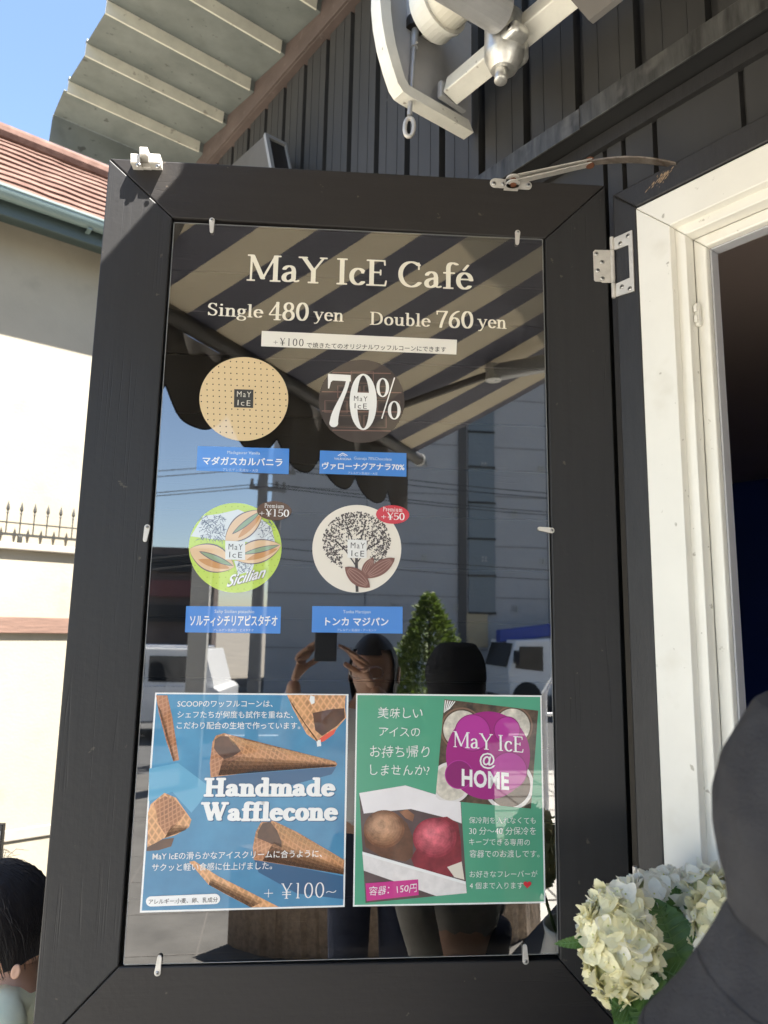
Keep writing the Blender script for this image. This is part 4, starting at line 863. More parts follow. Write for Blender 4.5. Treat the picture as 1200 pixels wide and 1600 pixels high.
def stripes(s0, s1):
    o = [s0]; k = math.floor((s0-.157)/.12875)+1
    while .157+k*.12875 < s1-.005: o.append(.157+k*.12875); k += 1
    return o+[s1]
SEG = stripes(AS0, AS1)
bm = B(); mi = []; tube(bm, [wl(-.29, RC[0], RC[1]), wl(AS0, RC[0], RC[1])], .057, 32)
for a, b in zip(SEG, SEG[1:]):
    n0 = len(bm.faces); tube(bm, [wl(a, RC[0], RC[1]), wl(b, RC[0], RC[1])], .057, 32, cap=True); bm.faces.ensure_lookup_table()
    mid = (a+b)/2
    for f in bm.faces[n0:]: f.material_index = 0 if NST(mid) is M['cream'] else 1
rl = obj('canvas_roll', bm, [mat('canvas_roll_cream', (.72, .68, .57), .75, bump=.08, bs=200), mat('canvas_roll_navy', (.03, .05, .16), .75)], aw)
def zf(s): return 2.535-.060*(s-.29)
cth = .0015
def cz(s, u): return (RC[1]+.057)*(1-u)+zf(s)*u-.018*math.sin(PI*u)
bm = B()
for a, b in zip(SEG, SEG[1:]):
    n0 = len(bm.faces); nu = 10; g2 = [[bm.verts.new(wl(s, RC[0]+(AOF-RC[0])*i/nu, cz(s, i/nu))) for i in range(nu+1)] for s in (a, b)]
    for i in range(nu): bm.faces.new((g2[0][i], g2[1][i], g2[1][i+1], g2[0][i+1]))
    bm.faces.ensure_lookup_table()
    for f in bm.faces[n0:]: f.material_index = 0 if NST((a+b)/2) is M['cream'] else 1
bmesh.ops.remove_doubles(bm, verts=bm.verts, dist=1e-5)
cv = obj('canvas', bm, [M['cream'], M['navy']], aw)
sd = cv.modifiers.new('thickness', 'SOLIDIFY'); sd.thickness = cth
bm = B(); tube(bm, [wl(AS0-.05, AOF+.01, zf(AS0-.05)-.02), wl(AS1+.06, AOF+.01, zf(AS1+.06)-.02)], .030, 20); fb = obj('front_bar', bm, mat('awning_bar_bronze', (.10, .09, .08), .5), aw)
bm = B(); tube(bm, [wl(AS1+.0605, AOF+.01, zf(AS1+.06)-.02), wl(AS1+.075, AOF+.01, zf(AS1+.06)-.02)], .034, 20); obj('bar_end_cap', bm, M['awhite'], fb)
# valance with scallops
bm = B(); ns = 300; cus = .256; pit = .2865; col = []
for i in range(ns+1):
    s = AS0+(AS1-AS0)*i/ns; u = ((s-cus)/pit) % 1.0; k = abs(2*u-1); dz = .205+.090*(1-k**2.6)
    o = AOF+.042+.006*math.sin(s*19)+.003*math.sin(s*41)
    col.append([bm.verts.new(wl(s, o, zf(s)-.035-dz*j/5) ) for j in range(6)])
for a, b in zip(col, col[1:]):
    for j in range(5):
        f = bm.faces.new((a[j], b[j], b[j+1], a[j+1]))
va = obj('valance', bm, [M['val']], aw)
md = va.modifiers.new('thickness', 'SOLIDIFY'); md.thickness = .0015
bm = B(); e0 = [c for c in range(0, ns+1)]
P = []
for i in range(0, ns+1, 1):
    s = AS0+(AS1-AS0)*i/ns; u = ((s-cus)/pit) % 1.0; k = abs(2*u-1); dz = .205+.090*(1-k**2.6); P.append(wl(s, AOF+.0425+.006*math.sin(s*19)+.003*math.sin(s*41), zf(s)-.035-dz))
tube(bm, P, .0032, 6); obj('piping', bm, M['dark'], va)
# gearbox with crank rod and eye
gp = [onpl(x, y, wl(-.383, 0, 0), WD) for x, y in ((647, -45), (648, 0), (649, 46))]
bm = B(); tube(bm, gp, [.020, .021, .0195], 24); gb = obj('gearbox', bm, M['peel'], aw)
bm = B(); e0 = gp[-1]; dd = (gp[-1]-gp[-2]).normalized(); tube(bm, [e0-dd*.026, e0-dd*.018, e0+dd*.001], [.0198, .0212, .0215], 24); tube(bm, [gp[1]-dd*.002+WD*.012+WN*.012, gp[1]-dd*.002+WD*.026+WN*.013], .011, 16); obj('worn_collar', bm, M['darkmetal'], gb)
bm = B(); box(bm, e0+WN*-.035+Z*.028+WD*.012, WAX, (.045, .05, .055), .008); obj('gear_housing', bm, M['awhite'], gb)
ra, rb = e0, onpl(640, 178, wl(-.383, 0, 0), WD); rm = ra.lerp(rb, .22)
bm = B(); tube(bm, [ra-(rb-ra).normalized()*.01, rm], .0085, 16); tube(bm, [rm, rb+(rb-ra).normalized()*.004], .0055, 14); cr_ = obj('crank_rod', bm, M['greytube'], gb)
bm = B(); tube(bm, [rm-Z*-.006-WN*.0, rm+Z*.006+WD*.012], .003, 8); obj('rod_pin', bm, M['steel'], cr_)
P = []; ec = onpl(639.5, 199, wl(-.383, 0, 0), WD); ax2 = (ra-rb).normalized(); rgt = ax2.cross(CAM-ec).normalized()
for i in range(33):
    a = 2*PI*i/32; x, y = math.cos(a), math.sin(a); P.append(ec+rgt*.0098*(abs(x)**.8)*(1 if x > 0 else -1)+ax2*.0225*(abs(y)**.9)*(1 if y > 0 else -1))
bm = B(); tube(bm, P, .0048, 12, cap=False); obj('crank_eye', bm, M['steel'], cr_)
# folding arm with its cast shoulder
shc = wl(-.165, .10, 2.715)
def arm(sh_c, elbow, tip, parent):
    bm = B(); tube(bm, [sh_c, elbow], .037, 28); a_ = obj('folding_arm', bm, M['greytube'], parent)
    bm = B(); tube(bm, [elbow+Z*.034, elbow-Z*.034], .034, 20); obj('elbow_joint', bm, M['cast'], a_)
    bm = B(); tube(bm, [elbow, tip], .016, 20); obj('fore_arm', bm, mat('awning_bar_bronze', (.10, .09, .08), .5), a_)
    return a_
e_ = shc+WN*.035+Z*.030
arm(e_+WN*.01+WD*.03, wl(-.17, .80, 2.70), wl(.10, AOF-.01, zf(.10)-.03), aw)
bm = B(); tube(bm, [shc-Z*.050-WD*.004, shc-Z*.02, shc+Z*.065], [.026, .041, .040], 24); box(bm, shc-WN*.022+Z*.01, WAX, (.062, .05, .075), .012)
box(bm, shc+WD*.035-Z*.004+WN*.012, WAX, (.050, .045, .030), .010); tube(bm, [shc-Z*.050+WN*.004-WD*.004, shc-Z*.078+WN*.008-WD*.004], .0135, 16)
bmesh.ops.bevel(bm, geom=bm.edges[:], offset=.0015, segments=1, affect='EDGES')
sc_ = obj('cast_shoulder', bm, M['cast'], aw, smooth=True); screw(shc+WD*.045+WN*.0345-Z*.004, WN, .008, sc_)
s2 = wl(1.75, .10, 2.715); bm = B(); tube(bm, [s2-Z*.05, s2+Z*.065], .04, 20); obj('cast_shoulder', bm, M['cast'], aw); arm(s2+WN*.035+Z*.03, wl(1.45, .80, 2.62), wl(1.3, AOF-.01, zf(1.3)-.03), aw)
bm = B(); prism(bm, [onpl(x, y, wl(0, .16, 0), WN) for x, y in ((866, -30), (920, 32), (968, -6), (940, -60))], WN*-.012, .001); obj('mount_plate', bm, mat('awning_dark_plate', (.16, .15, .14), .5), aw)
# ------------------------------------------------------------------ floodlight peeping over the shutter
fl = thing('floodlight', 'grey wedge-shaped floodlight with black front on the dark wall, peeping over the shutter', 'floodlight', wl(-1.33, .1, 3.02))
def fp(px, py, o): return wpx(px, py, o)
A_, B_, C_, D_ = fp(412, 213, .17), fp(444, 229, .10), fp(457, 292, .10), fp(426, 292, .17)
bm = B()
for p in (A_, B_, C_, D_, fp(362, 258, .01), fp(360, 295, .01), fp(425, 240, .01), fp(440, 295, .01)): bm.verts.new(p)
bmesh.ops.convex_hull(bm, input=bm.verts[:]); obj('housing', bm, M['lampgrey'], fl)
nrm = (B_-A_).cross(D_-A_).normalized(); nrm = nrm if nrm.dot(CAM-A_) > 0 else -nrm
ctr = (A_+B_+C_+D_)/4; q4 = [A_, B_, C_, D_]; o4 = [p+(p-ctr)*.03 for p in q4]; i4 = [A_.lerp(B_, .16).lerp(D_, .05), B_.lerp(A_, .05).lerp(C_, .05), C_.lerp(D_, .05).lerp(B_, .05), D_.lerp(C_, .16).lerp(A_, .05)]
bm = B()
for k in range(4): prism(bm, [o4[k]+nrm*.0005, o4[(k+1) % 4]+nrm*.0005, i4[(k+1) % 4]+nrm*.0005, i4[k]+nrm*.0005], nrm*.012)
obj('rim', bm, M['lamprim'], fl)
bm = B(); prism(bm, [p+nrm*.0006 for p in i4], nrm*.004); obj('lens', bm, M['lampblack'], fl)
# ------------------------------------------------------------------ neighbouring house and yard wall (left)
SL = -4.0
def nb(px, py, d=0.): return onpl(px, py, H+WD*(SL+d), WD)
nh = thing('neighbour_house', 'cream stucco house with red tiled roof and grey-green gutter beyond the shutter', 'house', wl(SL, 1, 0))
bm = B(); wbox(bm, SL-.25, SL, -6, 6, -.7, 4.06); obj('stucco_wall', bm, M['stucco'], nh)
EV = .25
bm = B(); wbox(bm, SL-.0, SL+EV-.02, -6.2, 6.2, 4.0, 4.055); obj('soffit', bm, M['fascia'], nh)
bm = B(); wbox(bm, SL+EV-.02, SL+EV+.005, -6.2, 6.2, 3.915, 4.06, .003); obj('fascia_board', bm, M['fascia'], nh)
bm = B(); P = []       # half-round gutter
pr = [(.046*math.cos(a), .052*math.sin(a)) for a in [PI+PI*i/12 for i in range(13)]]+[(.052, .004), (.052, .016), (.040, .016), (.040, .004)]+[(.039*math.cos(a), .045*math.sin(a)) for a in [2*PI-PI*i/12 for i in range(13)]]
prism(bm, [wl(SL+EV+.055+x, -6.3, 4.035+z) for x, z in pr], WN*12.6); gt = obj('gutter', bm, M['gutter'], nh)
for k in range(14): bm = B(); wbox(bm, SL+EV+.005, SL+EV+.075, -5.6+k*.62, -5.575+k*.62, 3.972, 3.980); obj('gutter_bracket', bm, M['gutter'], gt)
bm = B(); sl_ = 1.0; nc = 10; cl = .118; ux, uz = -1/math.hypot(1, sl_), sl_/math.hypot(1, sl_)
p0 = (SL+EV+.05, 4.06)
for k in range(nc):
    a = (p0[0]+ux*cl*k, p0[1]+uz*cl*k); b = (a[0]+ux*(cl+.015), a[1]+uz*(cl+.015)-.004); n_ = (sl_/math.hypot(1, sl_), 1/math.hypot(1, sl_)); th = .017
    no = 120; r0 = []
    for j in range(no+1):
        o = -6.3+12.6*j/no; wv = .002*math.sin(j*2.4)+.002*math.sin(j*1.1+k); 
        r0.append([bm.verts.new(wl(a[0]+n_[0]*h_, o, a[1]+n_[1]*h_)) for h_ in (0, th+wv)]+[bm.verts.new(wl(b[0]+n_[0]*h_, o, b[1]+n_[1]*h_)) for h_ in (th*.3+wv, 0)])
    for x, y in zip(r0, r0[1:]):
        for q in range(4): bm.faces.new((x[q], x[(q+1) % 4], y[(q+1) % 4], y[q]))
rt = obj('tiled_roof', bm, M['tile'], nh)
tp = (p0[0]+ux*cl*nc, p0[1]+uz*cl*nc); bm = B(); tube(bm, [wl(tp[0], -6.3, tp[1]+.03), wl(tp[0], 6.3, tp[1]+.03)], .075, 12); obj('ridge_cap', bm, M['tile'], rt)
yw = thing('yard_wall', 'cream rendered yard wall with grey coping and a brown timber band below it', 'wall', wl(SL+.12, 1, 0))
zc = 1.985
bm = B(); wbox(bm, SL+.01, SL+.12, -5.5, 4.5, -.7, zc-.03); obj('wall_body', bm, M['stucco'], yw)
bm = B(); wbox(bm, SL+.005, SL+.15, -5.5, 4.5, zc-.029, zc+.012, .006); obj('coping', bm, M['ledge'], yw)
bm = B(); wbox(bm, SL+.121, SL+.142, -5.5, 4.5, 1.478, 1.572, .004); obj('timber_band', bm, M['band'], yw)
bm = B(); wbox(bm, SL+.121, SL+.130, -5.5, 4.5, .335, .395, .004); obj('base_ledge', bm, M['ledge'], yw)
fe = thing('spiked_railing', 'low grey iron railing with spear points along the top of the cream yard wall', 'railing', wl(SL+.07, 0, zc+.01))
bm = B(); wbox(bm, SL+.062, SL+.078, -5.4, 4.4, zc+.060, zc+.075); r1 = obj('rail', bm, M['iron'], fe)
bm = B(); wbox(bm, SL+.066, SL+.074, -5.4, 4.4, zc+.133, zc+.141); obj('rail', bm, M['iron'], fe)
spm = None
for k in range(34):
    o = -1.30+.0735*k; zb = zc+.06
    if spm is None:
        bm = B(); c = wl(SL+.07, 0, 0)-ORG[fe]; c = wl(SL+.07, 0, zb)
        tube(bm, [c, c+Z*.135], .004, 6); lathe(bm, c+Z*.13, Z, [(.004, 0), (.008, .006), (.004, .014), (.011, .026), (.009, .04), (.0005, .075)], 8)
        spm = obj('spear', bm, M['iron'], fe)
        spm.location = WN*o
    else:
        q = spm.copy(); COL.objects.link(q); q.parent = fe; q.location = WN*o
for o in (-1.0, .165, 1.3):
    bm = B(); wbox(bm, SL+.055, SL+.085, o-.012, o+.012, zc+.012, zc+.060, .002); obj('foot_bracket', bm, M['iron'], fe)
# black chalk sign at the left edge
sg = thing('chalk_sign', 'narrow black sign board with white chalk letters at the left edge', 'sign', aty(-30, 1600, 3.0))
sp = aty(7, 1287, 3.); su = WD.cross(Z)*-1
sgx = Vector((1, .05, 0)).normalized(); sgn = Vector((.05, -1, 0)).normalized()
bm = B(); box(bm, sp-sgx*.20-Z*.45, (sgx, sgn, Z), (.40, .03, .90), .003); obj('board', bm, M['sign'], sg)
def text3d(body, o, ex, ey, size, m, parent, name='lettering', bold=0.):
    c = bpy.data.curves.new('t', 'FONT'); c.body = body; c.size = 1; c.offset = bold; c.resolution_u = 3
    ob = bpy.data.objects.new('t', c); COL.objects.link(ob); dg = bpy.context.evaluated_depsgraph_get(); dg.update()
    me = bpy.data.meshes.new_from_object(ob.evaluated_get(dg)); bpy.data.objects.remove(ob); bpy.data.curves.remove(c)
    P = [o+ex*v.co.x*size+ey*v.co.y*size for v in me.vertices]; Fc = [list(p.vertices) for p in me.polygons]; bpy.data.meshes.remove(me)
    me = bpy.data.meshes.new(name); me.from_pydata([tuple(p) for p in P], [], Fc); return obj(name, me, m, parent)
for i, s in enumerate('UCI'): text3d(s, sp-sgx*.042+sgn*.0165-Z*(.062+i*.072), sgx, Z, .055, M['chalk'], sg)
# ------------------------------------------------------------------ people
def skinmesh(name, P, E_, R, m, parent, sub=2):
    me = bpy.data.meshes.new(name); me.from_pydata([tuple(p) for p in P], E_, []); o = bpy.data.objects.new(name, me); COL.objects.link(o)
    md = o.modifiers.new('s', 'SKIN'); sk = me.skin_vertices[0].data
    for i, r in enumerate(R): sk[i].radius = (r, r) if not isinstance(r, tuple) else r
    sk[0].use_root = True
    o.modifiers.new('d', 'SUBSURF').levels = sub
    dg = bpy.context.evaluated_depsgraph_get(); dg.update(); nm = bpy.data.meshes.new_from_object(o.evaluated_get(dg)); bpy.data.objects.remove(o); bpy.data.meshes.remove(me)
    return obj(name, nm, m, parent, smooth=True)
def headmesh(c, fwd, up, hw=.076, hd=.097, hh=.118, ears=True, eo=(0, 0)):
    """head in world space: centre c, facing fwd"""
    bm = B(); side = up.cross(fwd).normalized(); bmesh.ops.create_uvsphere(bm, u_segments=40, v_segments=28, radius=1)
    for v in bm.verts:
        x, y, z = v.co            # y forward, x side, z up
        jaw = max(0., -z); wx = hw*(1-.30*jaw**1.5); dy = hd*(1-.12*jaw); zz = z*hh
        yy = y*dy+.012*jaw*(1 if y > 0 else -.2)
        if y > .6:
            ax = abs(x)
            yy += .020*math.exp(-(x/.13)**2-((z+.16)/.16)**2)+.010*math.exp(-(x/.09)**2-((z-.08)/.25)**2)      # nose
            yy -= .010*math.exp(-((ax-.40)/.17)**2-((z-.06)/.12)**2)                                             # eye sockets
            yy += .006*math.exp(-(x/.25)**2-((z+.46)/.05)**2)+.006*math.exp(-(x/.22)**2-((z+.58)/.05)**2)-.004*math.exp(-(x/.28)**2-((z+.52)/.03)**2)
            yy += .008*math.exp(-(x/.3)**2-((z+.85)/.15)**2)
        v.co = c+side*x*wx+fwd*yy+up*zz
    if ears:
        for sgn_ in (-1, 1):
            rv = bmesh.ops.create_uvsphere(bm, u_segments=14, v_segments=10, radius=1)['verts']
            for v in rv:
                x, y, z = v.co; r = math.hypot(y, z); v.co = c+side*sgn_*(hw*.97+.010+x*.006+.006*r)+fwd*(-.012+eo[0]+(y*.018-.006*z)*(.55 if eo[1] else 1))+up*(-.012+eo[1]+z*.031*(.42 if eo[1] else 1))
    return bm
def hand(bm_pts, wrist, d, pn, side, curl, m, parent, s=1.):
    """hand as one skinned surface: palm, four fingers, thumb. d: pointing, pn: palm normal, side: towards thumb"""
    P = [wrist, wrist+d*.045*s, wrist+d*.085*s]; E_ = [(0, 1), (1, 2)]; R = [(.020*s, .014*s), (.034*s, .013*s), (.036*s, .011*s)]
    for i, (k, L) in enumerate(((.030, .068), (.010, .076), (-.010, .070), (-.029, .055))):
        b = len(P); p = wrist+d*.090*s+side*k*s; P.append(p); R.append(.0085*s); E_.append((2, b)); a = curl*.5; q = p
        for j in range(3):
            q = q+(d*math.cos(a)+pn*math.sin(a))*L*s/3; P.append(q); R.append((.0082-.0012*j)*s); E_.append((len(P)-2, len(P)-1)); a += curl*.8
    b = len(P); p = wrist+d*.035*s+side*.036*s; P.append(p); R.append(.011*s); E_.append((1, b)); q = p
    for j in range(2): q = q+(d*.55+side*.7+pn*(.3+.5*curl)).normalized()*.032*s; P.append(q); R.append((.0098-.001*j)*s); E_.append((len(P)-2, len(P)-1))
    return skinmesh('hand', P, E_, R, m, parent, 2)
def person(label, base, yaw, hgt, seated=False, top=None, legs=None, headc=None, fwd=None, up=None, arms=None, hands=None, sleeve=True, hs=1., eo=(0, 0)):
    t = thing('person', label, 'person', base)
    f = Vector((math.cos(yaw), math.sin(yaw), 0)); s_ = Vector((-f.y, f.x, 0)); k = hgt/1.7
    hip = base+Z*((.50 if seated else .90)*k)
    hc = headc if headc is not None else hip+Z*.70*k
    upv = up if up is not None else Z; fw_ = fwd if fwd is not None else f
    neck = hc-upv*.125*k-fw_*.02; chest = hip.lerp(neck, .62); waist = hip.lerp(neck, .28)
    P = [hip, waist, chest, neck-upv*.02, neck+upv*.05, hc]; E_ = [(0, 1), (1, 2), (2, 3), (3, 4), (4, 5)]; R = [(.15*k, .11*k), (.135*k, .10*k), (.16*k, .11*k), (.058*k, .058*k), (.05*k, .052*k), (.055*k, .06*k)]
    ends = []
    for i, sg_ in enumerate((-1, 1)):
        sh_ = chest.lerp(neck, .62)+s_*sg_*.175*k; b = len(P)
        el, wr = arms[i] if arms else (sh_-Z*.28*k+s_*sg_*.05, sh_-Z*.50*k+f*.06+s_*sg_*.04)
        P += [sh_, el, wr]; R += [.052*k, .040*k, .025*k]; E_ += [(3, b), (b, b+1), (b+1, b+2)]; ends.append((sh_, el, wr))
    for sg_ in (-1, 1):
        b = len(P); h0 = hip+s_*sg_*.088*k+(f*.12*k if seated else -Z*.13*k)
        if seated: kn = h0+f*.32*k+Z*.0; an = kn-Z*(kn.z-base.z-.07)
        else: kn = h0-Z*.31*k+f*.01; an = base+s_*sg_*.09*k+Z*.07
        toe = an+f*.14*k-Z*.04
        P += [h0, kn, an, toe]; R += [.082*k, .056*k, .038*k, .036*k]; E_ += [(0, b), (b, b+1), (b+1, b+2), (b+2, b+3)]
    nb_ = 6
    body = skinmesh('body', P, E_, R, M['skin'], t)
    hm = bpy.data.meshes.new('h'); hb = headmesh(hc, fw_, upv, .076*hs, .097*hs, .118*(hs+1)/2, ears=hs == 1., eo=eo); hb.to_mesh(hm); hb.free()
    hm.transform(Matrix.Translation(-ORG[body])); b2 = B(); b2.from_mesh(body.data); b2.from_mesh(hm); b2.to_mesh(body.data); b2.free()
    for p in body.data.polygons: p.use_smooth = True
    # clothes
    SP = [hip-Z*.06, waist, chest, chest.lerp(neck, .92 if seated else .75)]; SE = [(0, 1), (1, 2), (2, 3)]; SR = [(.175*k, .13*k), (.16*k, .12*k), (.18*k, .13*k), (.082*k, .08*k)]
    for (sh_, el, wr) in ends: b = len(SP); SP += [sh_, el, el.lerp(wr, .85 if sleeve else .1)]; SR += [.070*k, .054*k, .040*k]; SE += [(3, b), (b, b+1), (b+1, b+2)]
    skinmesh('top', SP, SE, SR, top, t)
    TP = [hip+Z*.03, hip-Z*.03]; TE = [(0, 1)]; TR = [(.150*k, .115*k), (.150*k, .115*k)]
    for j in (0, 1):
        b = len(TP); o = len(P)-8+4*j; TP += [P[o], P[o+1], P[o+2]]; TR += [.092*k, .075*k, .062*k]; TE += [(1, b), (b, b+1), (b+1, b+2)]
    skinmesh('trousers', TP, TE, TR, legs, t)
    return t, hc, ends
# seated person with black hair, lower left corner
hc = aty(-8, 1458, 1.62); fw1 = Vector((-.93, -.25, -.30)).normalized(); up1 = (Z-fw1*Z.dot(fw1)).normalized()
t1, _, _ = person('seated person with short black hair in a pale mint top, head turned away', Vector((hc.x-.05, hc.y+.06, 0)), PI+.25, 1.55, True, M['mint'], M['jeans'], hc, fw1, up1, eo=(-.036, -.047))
bm = B(); rnd = random.Random(5); sd1 = up1.cross(fw1)
bmesh.ops.create_uvsphere(bm, u_segments=36, v_segments=24, radius=1)
for v in list(bm.verts):
    x, y, z = v.co
    if (y > .25 and z < .35) or z < -.50 or (abs(x) > .75 and y > -.12 and z < -.25): bm.verts.remove(v); continue
    k = 1+.02*math.sin(9*x+4*z)+.02*math.sin(13*y)
    v.co = hc+sd1*x*.093*k+fw1*(y*.112*k-.006)+up1*(z*.130*k+.006)
hr = obj('hair', bm, M['hair'], t1, smooth=True)
bm = B()
for k in range(2800):
    a = rnd.uniform(0, 2*PI); r0 = rnd.random()**.5*.9; L = rnd.uniform(.5, 1.35); st0 = rnd.uniform(.0, .5); pts = []
    if abs(math.cos(a)) < .55 and math.sin(a) > .5 and L > .8: L = .7
    ph = st0
    L = min(L, (2.05-st0)/1.35)
    for i in range(6):
        ph = st0+L*i/5*1.35; aa = a+.16*math.sin(ph*3+k)*(k % 3)/2; x, y, z = math.sin(ph)*math.cos(aa), math.sin(ph)*math.sin(aa), math.cos(ph)
        if ph > 1.75: z -= (ph-1.75)*.25
        e_ = 1.02+.05*((k*37) % 100)/100; jit_ = .0015
        pts.append(hc+sd1*(x*.094*e_+rnd.gauss(0, jit_))+fw1*(y*.113*e_-.006+rnd.gauss(0, jit_))+up1*(z*.131*e_+.006))
    if min((math.sin(st0+L*1.35)*math.sin(a)) for _ in (0,)) > .35 and math.cos(ph) < .2: continue
    tube(bm, pts, [.0009, .0010, .0010, .0009, .0007, .0003], 3)
for k in range(60):      # flyaway wisps on the crown
    a = rnd.uniform(0, 2*PI); c_ = hc+up1*.134+sd1*rnd.uniform(-.05, .05)+fw1*rnd.uniform(-.05, .05); d = (sd1*math.cos(a)+fw1*math.sin(a)); l = rnd.uniform(.02, .05)
    tube(bm, [c_, c_+d*l*.5+up1*rnd.uniform(.008, .02), c_+d*l+up1*rnd.uniform(-.005, .012)], [.0007, .0006, .0003], 4)
obj('hair_strands', bm, M['hair'], hr)
nk = hc-up1*.15-fw1*.02
bm = B(); lathe(bm, nk-up1*.02, up1, [(.074, -.03), (.075, .0), (.069, .018), (.062, .02), (.066, -.03)], 24, fw1); obj('collar', bm, M['tee'], t1, smooth=True)
bn = thing('low_bench', 'low timber bench under the seated person', 'bench', Vector((hc.x, hc.y+.1, 0)))
bm = B(); xbox(bm, hc.x-.5, hc.x+.25, hc.y-.1, hc.y+.26, .33, .37, .005); obj('seat', bm, M['band'], bn)
for x in (-.45, .2):
    for y in (-.06, .2):
        bm = B(); xbox(bm, hc.x+x-.02, hc.x+x+.02, hc.y+y-.02, hc.y+y+.02, 0, .33); obj('leg', bm, M['band'], bn)
# person with the bucket hat, right foreground
HD = .47; ht = aty(1312, 1083, HD); kx = HD/F
hc2 = Vector((ht.x, ht.y, ht.z-.135)); fw2 = Vector((.80, .60, -.05)).normalized(); up2 = (Z-fw2*Z.dot(fw2)).normalized()
t2, _, _ = person('person in a charcoal bucket hat, close in the right foreground', Vector((hc2.x+.02, hc2.y, 0)), math.atan2(.6, .8), 1.56, False, mat('grey_knit', (.30, .28, .25), .9, var=.1, vs=60), M['jeans'], hc2, fw2, up2, hs=.68)
prof = [(0, 1083), (60, 1085), (100, 1092), (122, 1103), (150, 1150), (172, 1195), (185, 1245), (187, 1290), (181, 1330), (175, 1370), (170, 1398), (169, 1412), (176, 1424), (188, 1448), (214, 1492), (252, 1545), (302, 1603), (312, 1616)]
prof = [(max(r, .01)*kx*1.005, -(y-1083)*kx*1.01) for r, y in prof]
bw = lambda h: min(1, max(0, (-h-.130)/.07))
fold = lambda th, r, h: (r*(1+.022*math.sin(2*th+.5)+.012*math.sin(5*th+h*40)+bw(h)*(.030*math.sin(3*th+1.2)+.012*math.sin(7*th))+(1-bw(h))*.008*math.sin(9*th+h*60)), h+bw(h)*(.006*math.sin(2*th+2.2)+.003*math.sin(5*th))+(1-bw(h))*.003*math.sin(3*th)*min(1, r/.04))
fine_p = []
for (r0, h0), (r1, h1) in zip(prof, prof[1:]):
    for i in range(4): fine_p.append((r0+(r1-r0)*i/4, h0+(h1-h0)*i/4))
fine_p.append(prof[-1])
bm = B(); lathe(bm, ht, Z, fine_p, 96, Vector((1, 0, 0)), fold); bmesh.ops.remove_doubles(bm, verts=bm.verts, dist=2e-5)
from mathutils import noise
for v in bm.verts:
    d_ = (v.co-ht); d_.z = 0
    if d_.length > .01: v.co += d_.normalized()*(.003*noise.noise(Vector((v.co.x*24, v.co.y*24, v.co.z*13)))+.0016*noise.noise(v.co*70))
ho = obj('bucket_hat', bm, M['hat'], t2, smooth=True); s_ = ho.modifiers.new('thickness', 'SOLIDIFY'); s_.thickness = .0022; s_.offset = -1
ho.modifiers.new('smooth', 'SUBSURF').levels = 1
bm = B()
for r_, h_ in (prof[11], prof[14], prof[16]):
    P = []
    for i in range(97):
        th = 2*PI*i/96; rr, hh = fold(th, r_*1.003, h_); P.append(ht+Z*(hh+.0006)+Vector((math.cos(th), math.sin(th), 0))*(rr+.0002))
    tube(bm, P, .00032, 4, cap=False)
obj('stitching', bm, mat('stitch_thread', (.022, .022, .024), .9), ho)
bm = B(); bmesh.ops.create_uvsphere(bm, u_segments=30, v_segments=20, radius=1); sd2 = up2.cross(fw2)
for v in list(bm.verts):
    x, y, z = v.co
    if y > .35: bm.verts.remove(v); continue
    v.co = hc2+sd2*x*.060+fw2*(y*.066)+up2*(z*(.11 if z > 0 else .17))
obj('hair', bm, M['brownhair'], t2, smooth=True)
# photographer behind the camera, seen only mirrored in the acrylic
fw3 = (sh(600, 900)-Vector((.165, -.16, 1.50))); fw3.z = 0; fw3.normalize(); fw3 = (fw3+Vector((-.25, 0, -.05))).normalized(); up3 = (Z-fw3*Z.dot(fw3)).normalized()
hc3 = Vector((.165, -.20, 1.395))
wl3 = Vector((-.115, -.055, 1.44)); wr3 = Vector((.085, -.06, 1.43))
t3, _, en3 = person('person with glasses in a pale top holding up a phone, mirrored in the acrylic', Vector((.19, -.26, 0)), PI/2+.05, 1.66, False, M['tee'], M['jeans'], hc3, fw3, up3, arms=[(Vector((-.12, -.30, 1.13)), wl3-Z*.07), (Vector((.36, -.22, 1.12)), wr3-Z*.08+Vector((.06, 0, 0)))])
bm = B(); sd3 = up3.cross(fw3); bmesh.ops.create_uvsphere(bm, u_segments=30, v_segments=20, radius=1)
for v in list(bm.verts):
    x, y, z = v.co
    if y > .32 and z < .30+.25*abs(x): bm.verts.remove(v); continue
    v.co = hc3+sd3*x*.087+fw3*(y*.106-.004)+up3*(z*(.130 if z > 0 else .19)+.004)
obj('hair', bm, M['hair'], t3, smooth=True)
gl = B()
for sg_ in (-1, 1):
    P = [hc3+fw3*.108+up3*(.008+.020*math.sin(2*PI*i/20))+sd3*(sg_*.033+.026*math.cos(2*PI*i/20)) for i in range(21)]; tube(gl, P, .0014, 6, cap=False)
obj('glasses', gl, M['chrome'], t3)
hand(None, wl3-Z*.07, (Z*.9+Vector((.30, .12, 0))).normalized(), Vector((.8, .5, 0)).normalized(), Vector((.55, -.2, .3)).normalized(), .5, M['skin'], t3)
hand(None, wr3-Z*.08+Vector((.06, 0, 0)), (Z*.9+Vector((-.45, .1, 0))).normalized(), Vector((-.8, .5, 0)).normalized(), Vector((-.55, -.2, .3)).normalized(), .5, M['skin'], t3)
ph = thing('phone', 'dark phone held upright in front of the photographer', 'phone', Vector((-.015, -.0105, 1.42)))
pc = Vector((-.018, -.0105, 1.512))
bm = B(); box(bm, pc, XAX, (.072, .008, .150), .0035); obj('phone_body', bm, M['phone'], ph)
bm = B(); box(bm, pc+Vector((.014, .0052, .052)), XAX, (.034, .0022, .036), .001); obj('camera_bump', bm, M['phone'], ph)
